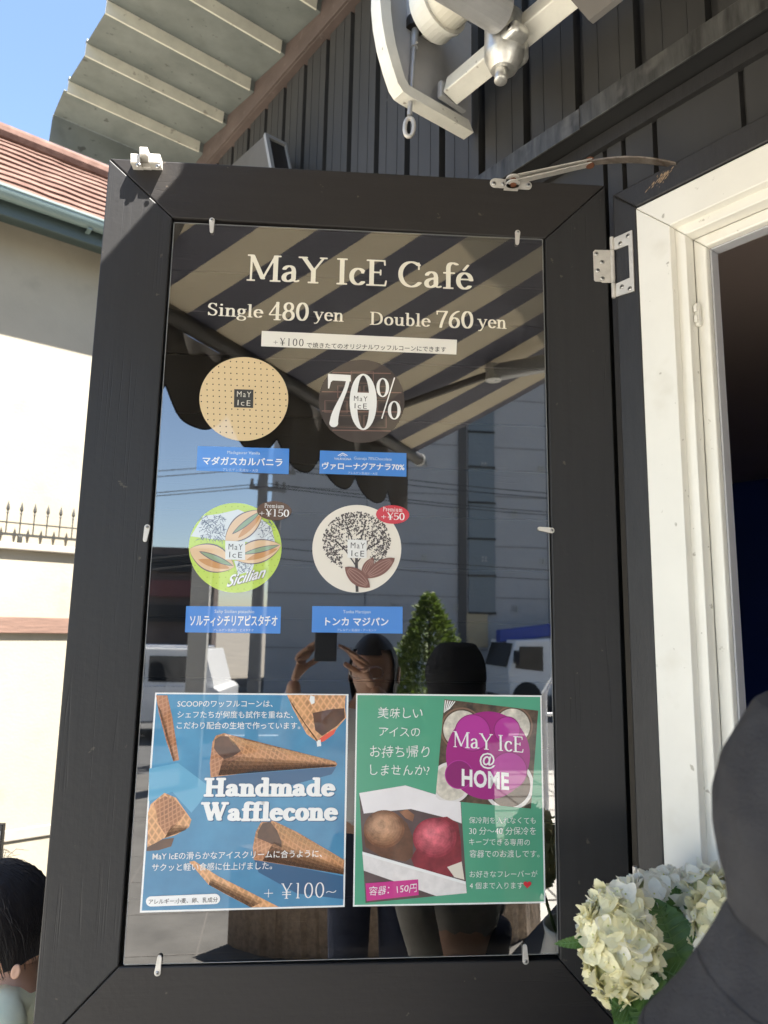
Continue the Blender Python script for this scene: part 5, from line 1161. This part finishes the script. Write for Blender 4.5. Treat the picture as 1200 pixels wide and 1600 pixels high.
# ------------------------------------------------------------------ hydrangeas in a vase
hy = thing('hydrangea_vase', 'white vase of cream hydrangea heads with serrated green leaves at the lower right', 'flowers', Vector((.385, 1.02, .898)))
def petal(bm, c, n, d, L, W, cup):
    """one broad rounded petal from centre c along d"""
    s = n.cross(d).normalized(); rows = []
    for i in range(5):
        u = i/4; w_ = W*math.sin(PI*min(1, .16+u*.80))**.7*(1 if u < 1 else .75); z = cup*L*(u*u)-.10*L*math.sin(PI*u)
        rows.append([bm.verts.new(c+d*L*u+s*w_*x+n*(z+cup*.25*abs(x)*L*u)) for x in (-1, 0, 1)])
    for a, b in zip(rows, rows[1:]):
        for k in (0, 1): bm.faces.new((a[k], a[k+1], b[k+1], b[k]))
def flower_head(c, rx, ry, rz, n, seed, mats, petl=.0165):
    rnd = random.Random(seed); bm = B(); em = B(); k = 0
    for i in range(n):
        zz = 1-2*(i+.5)/n; a = i*2.39996+rnd.gauss(0, .15); r = math.sqrt(1-zz*zz); d = Vector((r*math.cos(a), r*math.sin(a), zz)); d = (d+Vector((rnd.gauss(0, .12), rnd.gauss(0, .12), rnd.gauss(0, .12)))).normalized()
        rr = rnd.uniform(.90, 1.06); p = c+Vector((d.x*rx, d.y*ry, d.z*rz))*rr; nn = (d+Vector((rnd.gauss(0, .3), rnd.gauss(0, .3), rnd.gauss(0, .3)))).normalized(); t_ = nn.orthogonal().normalized(); b_ = nn.cross(t_); a0 = rnd.uniform(0, PI); L = petl*rnd.uniform(.8, 1.25); n0 = len(bm.faces)
        for q in range(4 if rnd.random() < .85 else 5):
            an = a0+q*PI/2+rnd.gauss(0, .12); petal(bm, p, nn, t_*math.cos(an)+b_*math.sin(an), L*rnd.uniform(.9, 1.1), L*.56, rnd.uniform(-.15, .55))
        bm.faces.ensure_lookup_table(); mi = 1 if rnd.random() < mats else 0
        for f in bm.faces[n0:]: f.material_index = mi
        bmesh.ops.create_icosphere(em, subdivisions=1, radius=.0014, matrix=Matrix.Translation(p+nn*.0006))
    o = obj('flower_head', bm, [M['petal'], M['petalw']], hy, smooth=True); obj('petal_eye', em, M['eyeb'], o)
    core = B(); bmesh.ops.create_icosphere(core, subdivisions=3, radius=1)
    for v in core.verts: v.co = c+Vector((v.co.x*rx*.86, v.co.y*ry*.86, v.co.z*rz*.86))
    obj('floret_stalks', core, mat('floret_inside', (.55, .56, .30), .8, var=.3, vs=60), o)
    return o
NORM[0] = False
f1, f2, f3, f4 = aty(969, 1478, .99), aty(1036, 1410, 1.07), aty(1131, 1450, .985), aty(1108, 1398, 1.05)
flower_head(f1, .0455, .045, .068, 235, 1, .18, .0138)
flower_head(f2, .058, .045, .034, 80, 2, 1., .019)
flower_head(f3, .040, .038, .046, 110, 3, .2, .0138)
flower_head(f4, .036, .034, .030, 45, 4, .8)
def leafm(px_base, px_tip, y0, y1, wd, nrm, fold_=.25):
    a, b = aty(*px_base, y0), aty(*px_tip, y1); d = (b-a); L = d.length; d.normalize(); n = (nrm-d*nrm.dot(d)).normalized(); s = n.cross(d); bm = B(); NL = 22; rows = []
    for i in range(NL+1):
        u = i/NL; w_ = wd*math.sin(PI*min(1, u**.85))**.8*(1-.15*u)+.0004; se = (1.08 if i % 2 else .95); z = -.10*L*u*u+.03*L*math.sin(PI*u)
        rows.append([bm.verts.new(a+d*(L*u+(-.006*abs(x))*0)+s*w_*x*(se if abs(x) == 1 else 1)+n*(z+fold_*w_*abs(x)+.0012*math.sin(i*1.9)*abs(x))) for x in (-1, -.5, 0, .5, 1)])
    for p, q in zip(rows, rows[1:]):
        for k in range(4): bm.faces.new((p[k], p[k+1], q[k+1], q[k]))
    lf = obj('leaf', bm, M['leaf'], hy, smooth=True)
    bm = B(); tube(bm, [r[2].co.copy() if False else a+d*L*i/10+n*(-.10*L*(i/10)**2+.03*L*math.sin(PI*i/10)+.0006) for i in range(11)], [.0013*(1-.07*i) for i in range(11)], 5)
    for i in range(2, 9):
        u = i/10
        for sg_ in (-1, 1):
            p0_ = a+d*L*u+n*(-.10*L*u*u+.03*L*math.sin(PI*u)+.0005); w_ = wd*math.sin(PI*min(1, u**.85))**.8*.85; u2 = min(1, u+.10)
            p1_ = a+d*L*u2+s*sg_*w_+n*(-.10*L*u2*u2+.03*L*math.sin(PI*u2)+fold_*w_+.0007); tube(bm, [p0_, p1_], [.0006, .0003], 4)
    obj('leaf_vein', bm, mat('leaf_vein', (.10, .20, .06), .5), lf)
tc_ = Vector((-.2, -.9, .35))
leafm((1066, 1512), (1022, 1402), .985, 1.02, .034, tc_); leafm((1058, 1470), (1062, 1384), 1.01, 1.04, .026, Vector((.3, -.8, .3)))
leafm((1068, 1512), (1130, 1478), .995, .97, .022, tc_); leafm((1075, 1560), (1000, 1530), .97, .98, .018, Vector((0, -.6, .8)))
leafm((1030, 1515), (1105, 1545), .98, .95, .024, Vector((0, -.5, .8))); leafm((985, 1545), (1060, 1570), .97, .93, .026, Vector((0, -.7, .6)))
leafm((1000, 1550), (962, 1600), .97, .95, .024, tc_); leafm((1010, 1555), (1015, 1620), .96, .94, .024, tc_); leafm((925, 1470), (868, 1475), .99, .985, .007, Vector((0, -.9, .3))); leafm((975, 1540), (955, 1572), .975, .965, .012, tc_)
leafm((1040, 1540), (1005, 1480), 1.02, 1.05, .030, tc_); leafm((960, 1555), (1000, 1590), .97, .95, .024, Vector((0, -.8, .5)))
NORM[0] = True
vb = Vector((.385, 1.02, .898))
for p in (f1, f2, f3, f4): bm = B(); tube(bm, [vb+Z*.02+(p-vb)*.02, vb.lerp(p, .55)+Z*-.01, p-Z*.01], .003, 8); obj('stem', bm, M['stem'], hy)
vr = aty(945, 1597, .985)
bm = B(); lathe(bm, vb, Z, [(.001, .002), (.045, .0), (.062, .03), (.066, .07), (.056, .112), (.060, .128), (.056, .128), (.052, .112), (.060, .07), (.055, .03), (.001, .012)], 40); obj('vase', bm, M['vase'], hy, smooth=True)
# ------------------------------------------------------------------ terrace, ground, street
bm = B(); xbox(bm, -7.5, 7.5, -5.6, 8, -.25, 0); tag(obj('terrace', bm, M['pave']), kind='structure')
bm = B(); xbox(bm, -1.7, 1.1, -5.6, -.9, .0005, .0045); tag(obj('added_dark_path', bm, M['darkpave']), kind='structure')  # added dark zone, dims the sunlit ground mirrored in the acrylic
bm = B(); 
for k in range(-14, 15): xbox(bm, k*.5-.004, k*.5+.004, -5.6, 2, .0, .0055)
for k in range(0, 14): xbox(bm, -7.5, 7.5, -5.4+k*.5-.004, -5.4+k*.5+.004, .0001, .0062)
tag(obj('paving_joints', bm, mat('joint_dark', (.12, .11, .10), .9)), kind='structure')
bm = B(); vs = [bm.verts.new(Vector(p)) for p in ((-600, -600, -.70), (600, -600, -.70), (600, 600, -.70), (-600, 600, -.70))]; bm.faces.new(vs); tag(obj('ground', bm, M['earth']), kind='structure')
bm = B(); xbox(bm, -60, 60, -18.2, -7.6, -.69, -.68); tag(obj('road', bm, M['asphalt']), kind='structure')
bm = B()
for k in range(-12, 12): xbox(bm, k*4-1.2, k*4+1.2, -12.95, -12.8, -.679, -.676)
tag(obj('road_markings', bm, M['chalk']), kind='structure')
bm = B(); xbox(bm, -60, 60, -7.6, -5.6, -.69, -.56); tag(obj('pavement', bm, M['pave']), kind='structure')
ob_ = thing('street_building', 'dark grey clad building across the street, mirrored in the acrylic', 'building', Vector((8, -19, -.7)))
Xa = -.62
bm = B(); xbox(bm, Xa, 22, -30, -19.05, -.7, 13); obj('cladding', bm, M['panel'], ob_)
bm = B()
for k in range(1, 9): xbox(bm, Xa-.005, 22, -19.052, -19.035, -.7+k*1.6, -.68+k*1.6)
for k in range(1, 8): xbox(bm, Xa+k*2.9, Xa+k*2.9+.02, -19.052, -19.035, -.7, 13)
obj('panel_joint', bm, mat('joint_grey', (.13, .13, .135), .7), ob_)
bm = B(); xbox(bm, 5.18, 5.42, -19.06, -18.95, .6, 13); obj('downpipe_recess', bm, mat('bronze_pipe', (.08, .075, .07), .6), ob_)
bm = B(); xbox(bm, 5.5, 6.35, -19.06, -19.0, 2.0, 9.2); tw = obj('tall_window', bm, M['panelglass'], ob_)
bm = B()
for k in range(7): xbox(bm, 5.48, 6.37, -19.05, -18.97, 2.0+k*1.15, 2.06+k*1.15)
obj('glazing_bar', bm, M['iron'], tw)
bm = B(); xbox(bm, 5.2, 6.1, -19.06, -18.98, 1.0, 2.05); obj('shop_window', bm, mat('warm_window', (.45, .36, .22), .5), ob_)
for i in range(3):
    for j in range(4):
        x, z = 3.2+i*1.9+(j % 2)*.9, 2.2+j*1.5; bm = B()
        for a, b in ((-.05, -.05), (.05, -.05), (-.05, .05), (.05, .05)): xbox(bm, x+a-.03, x+a+.03, -19.03, -18.98, z+b-.03, z+b+.03)
        obj('anchor_plate', bm, M['pillar'], ob_)
hs2 = thing('corner_shop', 'low brown shop with signboards across the street, mirrored in the acrylic', 'building', Vector((-5, -24, -.7)))
bm = B(); xbox(bm, -6.2, -3.0, -30, -24.3, -.7, 4.3); obj('shop_wall', bm, M['brownwall'], hs2)
for z, m_ in ((3.4, M['sign']), (2.5, mat('sign_maroon', (.16, .05, .05), .5)), (1.6, M['sign'])): bm = B(); xbox(bm, -5.9, -3.3, -24.3, -24.15, z, z+.6); obj('signboard', bm, m_, hs2)
pl_ = thing('utility_pole', 'concrete utility pole with cross arms, mirrored in the acrylic', 'pole', Vector((-.62, -11, -.7)))
bm = B(); tube(bm, [Vector((-.62, -11, -.7)), Vector((-.62, -11, 4.85))], [.13, .085], 16); obj('mast', bm, M['pole'], pl_)
bm = B(); dA = Vector((.80, -.25, .35)).normalized()
for z, dd_, l in ((4.42, Vector((.95, .1, 0)).normalized(), .5), (4.55, Vector((.80, .55, 0)).normalized(), .55), (4.1, Vector((.9, -.3, 0)).normalized(), .35)):
    c = Vector((-.62, -11, z)); box(bm, c+dd_*.1, (dd_, dd_.cross(Z), Z), (l*2, .07, .07))
    for k in (-.9, -.5, .5, .9): tube(bm, [c+dd_*(.1+l*k)+Z*.03, c+dd_*(.1+l*k)+Z*.16], .03, 8)
obj('cross_arm', bm, M['pole'], pl_)
bm = B(); tube(bm, [Vector((-.40, -10.9, 3.2)), Vector((-.40, -10.9, 3.8))], .14, 16); obj('transformer', bm, M['pole'], pl_)
for i, (z, y, zz) in enumerate(((4.58, -10.9, 3.2), (4.52, -11.1, 3.0), (4.2, -11, 2.4), (4.1, -10.8, 2.2), (3.0, -11, 2.7), (2.8, -11, 2.6))):
    for sgn_, X_ in ((-1, -14), (1, 16)):
        P = []; a = Vector((-.55, y, z)); b = Vector((X_, y-1.5*sgn_, z+(.6 if sgn_ > 0 else -.6)))
        for k in range(15): s = k/14; P.append(a.lerp(b, s)-Z*(.5*math.sin(PI*s)))
        bm = B(); tube(bm, P, .009, 5); o = obj('overhead_cable', bm, M['wire']); tag(recenter(o), 'black overhead cable strung from the utility pole, mirrored in the acrylic', 'cable', 'overhead cables')
cs = thing('conical_shrub', 'clipped cone-shaped evergreen in a clay planter, mirrored in the acrylic', 'shrub', Vector((1.21, -4.27, 0)))
bm = B(); lathe(bm, Vector((1.21, -4.27, 0)), Z, [(.16, 0), (.22, .40), (.235, .42), (.235, .46), (.20, .46), (.19, .40), (.01, .40)], 28); obj('planter', bm, M['terracotta'], cs)
bm = B(); tube(bm, [Vector((1.21, -4.27, .38)), Vector((1.21, -4.27, 1.7))], [.03, .008], 8); obj('trunk', bm, M['bark'], cs)
bm = B(); rnd = random.Random(9)
for k in range(8500):
    z = rnd.random()**.75; zz = .52+1.33*(1-z)*1.0; R_ = .56*(z**.85)+.02; a = rnd.uniform(0, 2*PI); lump = 1+.13*math.sin(3*a+zz*9)+.1*math.sin(7*a-zz*13); r = R_*lump*rnd.uniform(.55, 1.05)
    p = Vector((1.21+r*math.cos(a), -4.27+r*math.sin(a), zz+rnd.gauss(0, .02))); d = Vector((math.cos(a)+rnd.gauss(0, .4), math.sin(a)+rnd.gauss(0, .4), rnd.uniform(.1, 1.2))).normalized(); s = d.orthogonal().normalized(); s = (s*math.cos(a*5)+d.cross(s)*math.sin(a*5)); l = rnd.uniform(.03, .06)
    bm.faces.new([bm.verts.new(q) for q in (p-s*l*.25, p+d*l*.5-s*l*.3, p+d*l, p+d*l*.5+s*l*.3)])
NORM[0] = False; obj('foliage', bm, M['shrub'], cs); NORM[0] = True
cp = thing('terrace_pillar', 'pale square pillar on the terrace edge, mirrored in the acrylic', 'pillar', Vector((-.98, -5.0, 0)))
bm = B(); xbox(bm, -1.07, -.89, -5.1, -4.92, 0, 2.25, .006); obj('shaft', bm, M['pillar'], cp); bm = B(); xbox(bm, -1.09, -.87, -5.12, -4.90, 2.25, 2.30, .004); obj('cap', bm, M['pillar'], cp)
def car(label, c, yaw, L, Wd, Ht, m_, group=None):
    t = thing('parked_car', label, 'car', c, group); f = Vector((math.cos(yaw), math.sin(yaw), 0)); s = Vector((-f.y, f.x, 0)); q = lambda x, y, z: c+f*x*L+s*y*Wd+Z*z*Ht
    bm = B(); prism(bm, [q(x, -.5, z) for x, z in ((-.5, .22), (-.5, .55), (-.47, .60), (.30, .58), (.46, .50), (.5, .42), (.5, .20))], s*Wd, .04); bd = obj('body', bm, m_, t)
    bm = B(); a = [q(x, -.44, z) for x, z in ((-.47, .60), (-.42, 1), (.10, 1), (.30, .58))]; prism(bm, a, s*Wd*.88, .05); obj('cabin', bm, m_, t)
    for sg_ in (-1, 1):
        for x0, x1, x2, x3 in ((-.42, -.385, -.17, -.17), (-.15, -.15, .07, .235)):
            bm = B(); prism(bm, [q(x0, sg_*.445, .64), q(x1, sg_*.445, .93), q(x2, sg_*.445, .93), q(x3, sg_*.445, .64)], s*sg_*.012); obj('side_window', bm, M['glass'], t)
    bm = B(); prism(bm, [q(.295, -.40, .62), q(.125, -.38, .95), q(.125, .38, .95), q(.295, .40, .62)], f*.02+Z*.03); obj('windscreen', bm, M['glass'], t)
    for x in (-.32, .32):
        for sg_ in (-1, 1):
            bm = B(); tube(bm, [q(x, sg_*.42, .17), q(x, sg_*.51, .17)], .31, 22); wh = obj('wheel', bm, M['tyre'], t); bm = B(); tube(bm, [q(x, sg_*.505, .17), q(x, sg_*.517, .17)], .2, 18); obj('rim', bm, M['chrome'], wh)
    for sg_ in (-1, 1): bm = B(); box(bm, q(.492, sg_*.36, .44), (f, s, Z), (.06, .28, .13), .02); obj('headlight', bm, M['lens'] if False else M['chrome'], t); bm = B(); box(bm, q(.16, sg_*.53, .64), (f, s, Z), (.12, .16, .12), .02); obj('mirror', bm, m_, t)
    for sg_ in (-1, 1): bm = B(); tube(bm, [q(-.38, sg_*.38, 1.02), q(.04, sg_*.38, 1.02)], .025, 8); obj('roof_rail', bm, M['chrome'], t)
    return t
car('white van-like car parked in the road, mirrored in the acrylic', Vector((-3.3, -13.2, -.68)), PI+.15, 4.3, 1.8, 1.72, M['vwhite'], 'cars in the road')
car('white car with a low bonnet farthest left in the road, mirrored in the acrylic', Vector((-5.2, -9.6, -.68)), PI+.12, 4.3, 1.75, 1.45, M['vwhite'], 'cars in the road')
ct = thing('crane_truck', 'white crane truck with a blue boom across the road, mirrored in the acrylic', 'truck', Vector((7.5, -17.6, -.68))); b0 = Vector((6.6, -17.4, -.68)); tf = Vector((-.97, .24, 0)).normalized(); ts = Vector((-tf.y, tf.x, 0))
q_ = lambda x, y, z: b0+Vector((.98, -.12, 0))*x+Vector((.12, .98, 0))*y+Z*z
bm = B(); prism(bm, [q_(x, -.85, z) for x, z in ((-.75, .45), (-.78, 1.15), (-.55, 1.95), (.55, 2.0), (.6, .45))], Vector((.12, .98, 0))*1.7, .06); cbn = obj('cab', bm, M['vwhite'], ct)
for sg_ in (.853, -.853): bm = B(); prism(bm, [q_(-.6, sg_, 1.2), q_(-.45, sg_, 1.78), (q_(.25, sg_, 1.78)), q_(.25, sg_, 1.12)], Vector((.12, .98, 0))*(.012 if sg_ > 0 else -.012)); obj('side_window', bm, M['glass'], cbn)
bm = B(); prism(bm, [q_(-.79, -.7, 1.22), q_(-.585, -.7, 1.85), q_(-.585, .7, 1.85), q_(-.79, .7, 1.22)], Vector((-.03, 0, .01))); obj('windscreen', bm, M['glass'], cbn)
bm = B(); box(bm, q_(-.62, 1.02, 1.5), XAX, (.12, .22, .34), .02); obj('mirror', bm, M['dark'], cbn)
bm = B(); box(bm, q_(2.9, 0, .75), (Vector((.98, -.12, 0)).normalized(), Vector((.12, .98, 0)).normalized(), Z), (3.9, 1.7, .12)); bdk = obj('flat_bed', bm, M['chrome'], ct)
bm = B(); box(bm, q_(2.9, .84, 1.0), (Vector((.98, -.12, 0)).normalized(), Vector((.12, .98, 0)).normalized(), Z), (3.6, .05, .42)); obj('side_board', bm, M['vwhite'], bdk)
bm = B(); box(bm, q_(.9, 0, 1.35), XAX, (.35, .5, 1.2), .04); obj('crane_post', bm, M['dark'], ct)
bm = B(); box(bm, q_(.75, .1, 2.22), ((Vector((.98, -.12, 0))+Z*.12).normalized(), Vector((.12, .98, 0)).normalized(), Z), (3.0, .32, .34), .03); obj('crane_boom', bm, M['blue'], ct)
for x in (-.25, 3.2, 3.9):
    for y in (-.75, .75): bm = B(); tube(bm, [q_(x, y-.12, .42), q_(x, y+.12, .42)], .42, 22); obj('wheel', bm, M['tyre'], ct)
fg = thing('safety_flag', 'small orange flag beside the crane truck, mirrored in the acrylic', 'flag', Vector((8.7, -17.2, -.56)))
bm = B(); tube(bm, [Vector((8.7, -17.2, -.6)), Vector((8.7, -17.2, 1.5))], .025, 8); obj('staff', bm, M['pole'], fg); bm = B(); prism(bm, [Vector((8.7, -17.2, 1.5)), Vector((9.2, -17.15, 1.4)), Vector((8.7, -17.2, 1.0))], Vector((0, .01, 0))); obj('cloth', bm, M['orange'], fg)
hrl = thing('handrail', 'white tubular handrail on the terrace, mirrored in the acrylic', 'railing', Vector((2.1, -2.75, 0)))
bm = B(); tube(bm, [Vector((1.74, -2.72, 0)), Vector((1.74, -2.72, 1.10)), Vector((1.80, -2.73, 1.19)), Vector((3.2, -2.9, 1.20)), Vector((3.25, -2.9, 0))], .02, 12); obj('top_rail', bm, M['steelrail'], hrl); bm = B(); tube(bm, [Vector((1.74, -2.72, .95)), Vector((3.25, -2.9, .95))], .014, 10); obj('mid_rail', bm, M['steelrail'], hrl)
stn = thing('stone_planter', 'low rough stone planter wall curving across the terrace, mirrored in the acrylic', 'planter', Vector((.35, -1.6, 0)))
bm = B(); rnd = random.Random(2); NA = 60; rr_ = []
for i in range(NA+1):
    a = PI*.10+PI*.75*i/NA; r0, r1 = .62, .80; ring_ = []
    for r, z in ((r1, 0), (r1, .42), (r1-.03, .455), (r0+.02, .455), (r0, .42), (r0, 0)): ring_.append(bm.verts.new(Vector((.42+r*math.cos(a)*1.1+rnd.gauss(0, .005), -1.75+r*math.sin(a)*.7+rnd.gauss(0, .005), z))))
    rr_.append(ring_)
for a, b in zip(rr_, rr_[1:]):
    for k in range(6): bm.faces.new((a[k], b[k], b[(k+1) % 6], a[(k+1) % 6]))
bm.faces.new(rr_[0]); bm.faces.new(rr_[-1][::-1]); obj('stone_rim', bm, M['stone'], stn)
for p in [o for o in bpy.data.objects if o.type == 'EMPTY' and not o.children]: bpy.data.objects.remove(p)
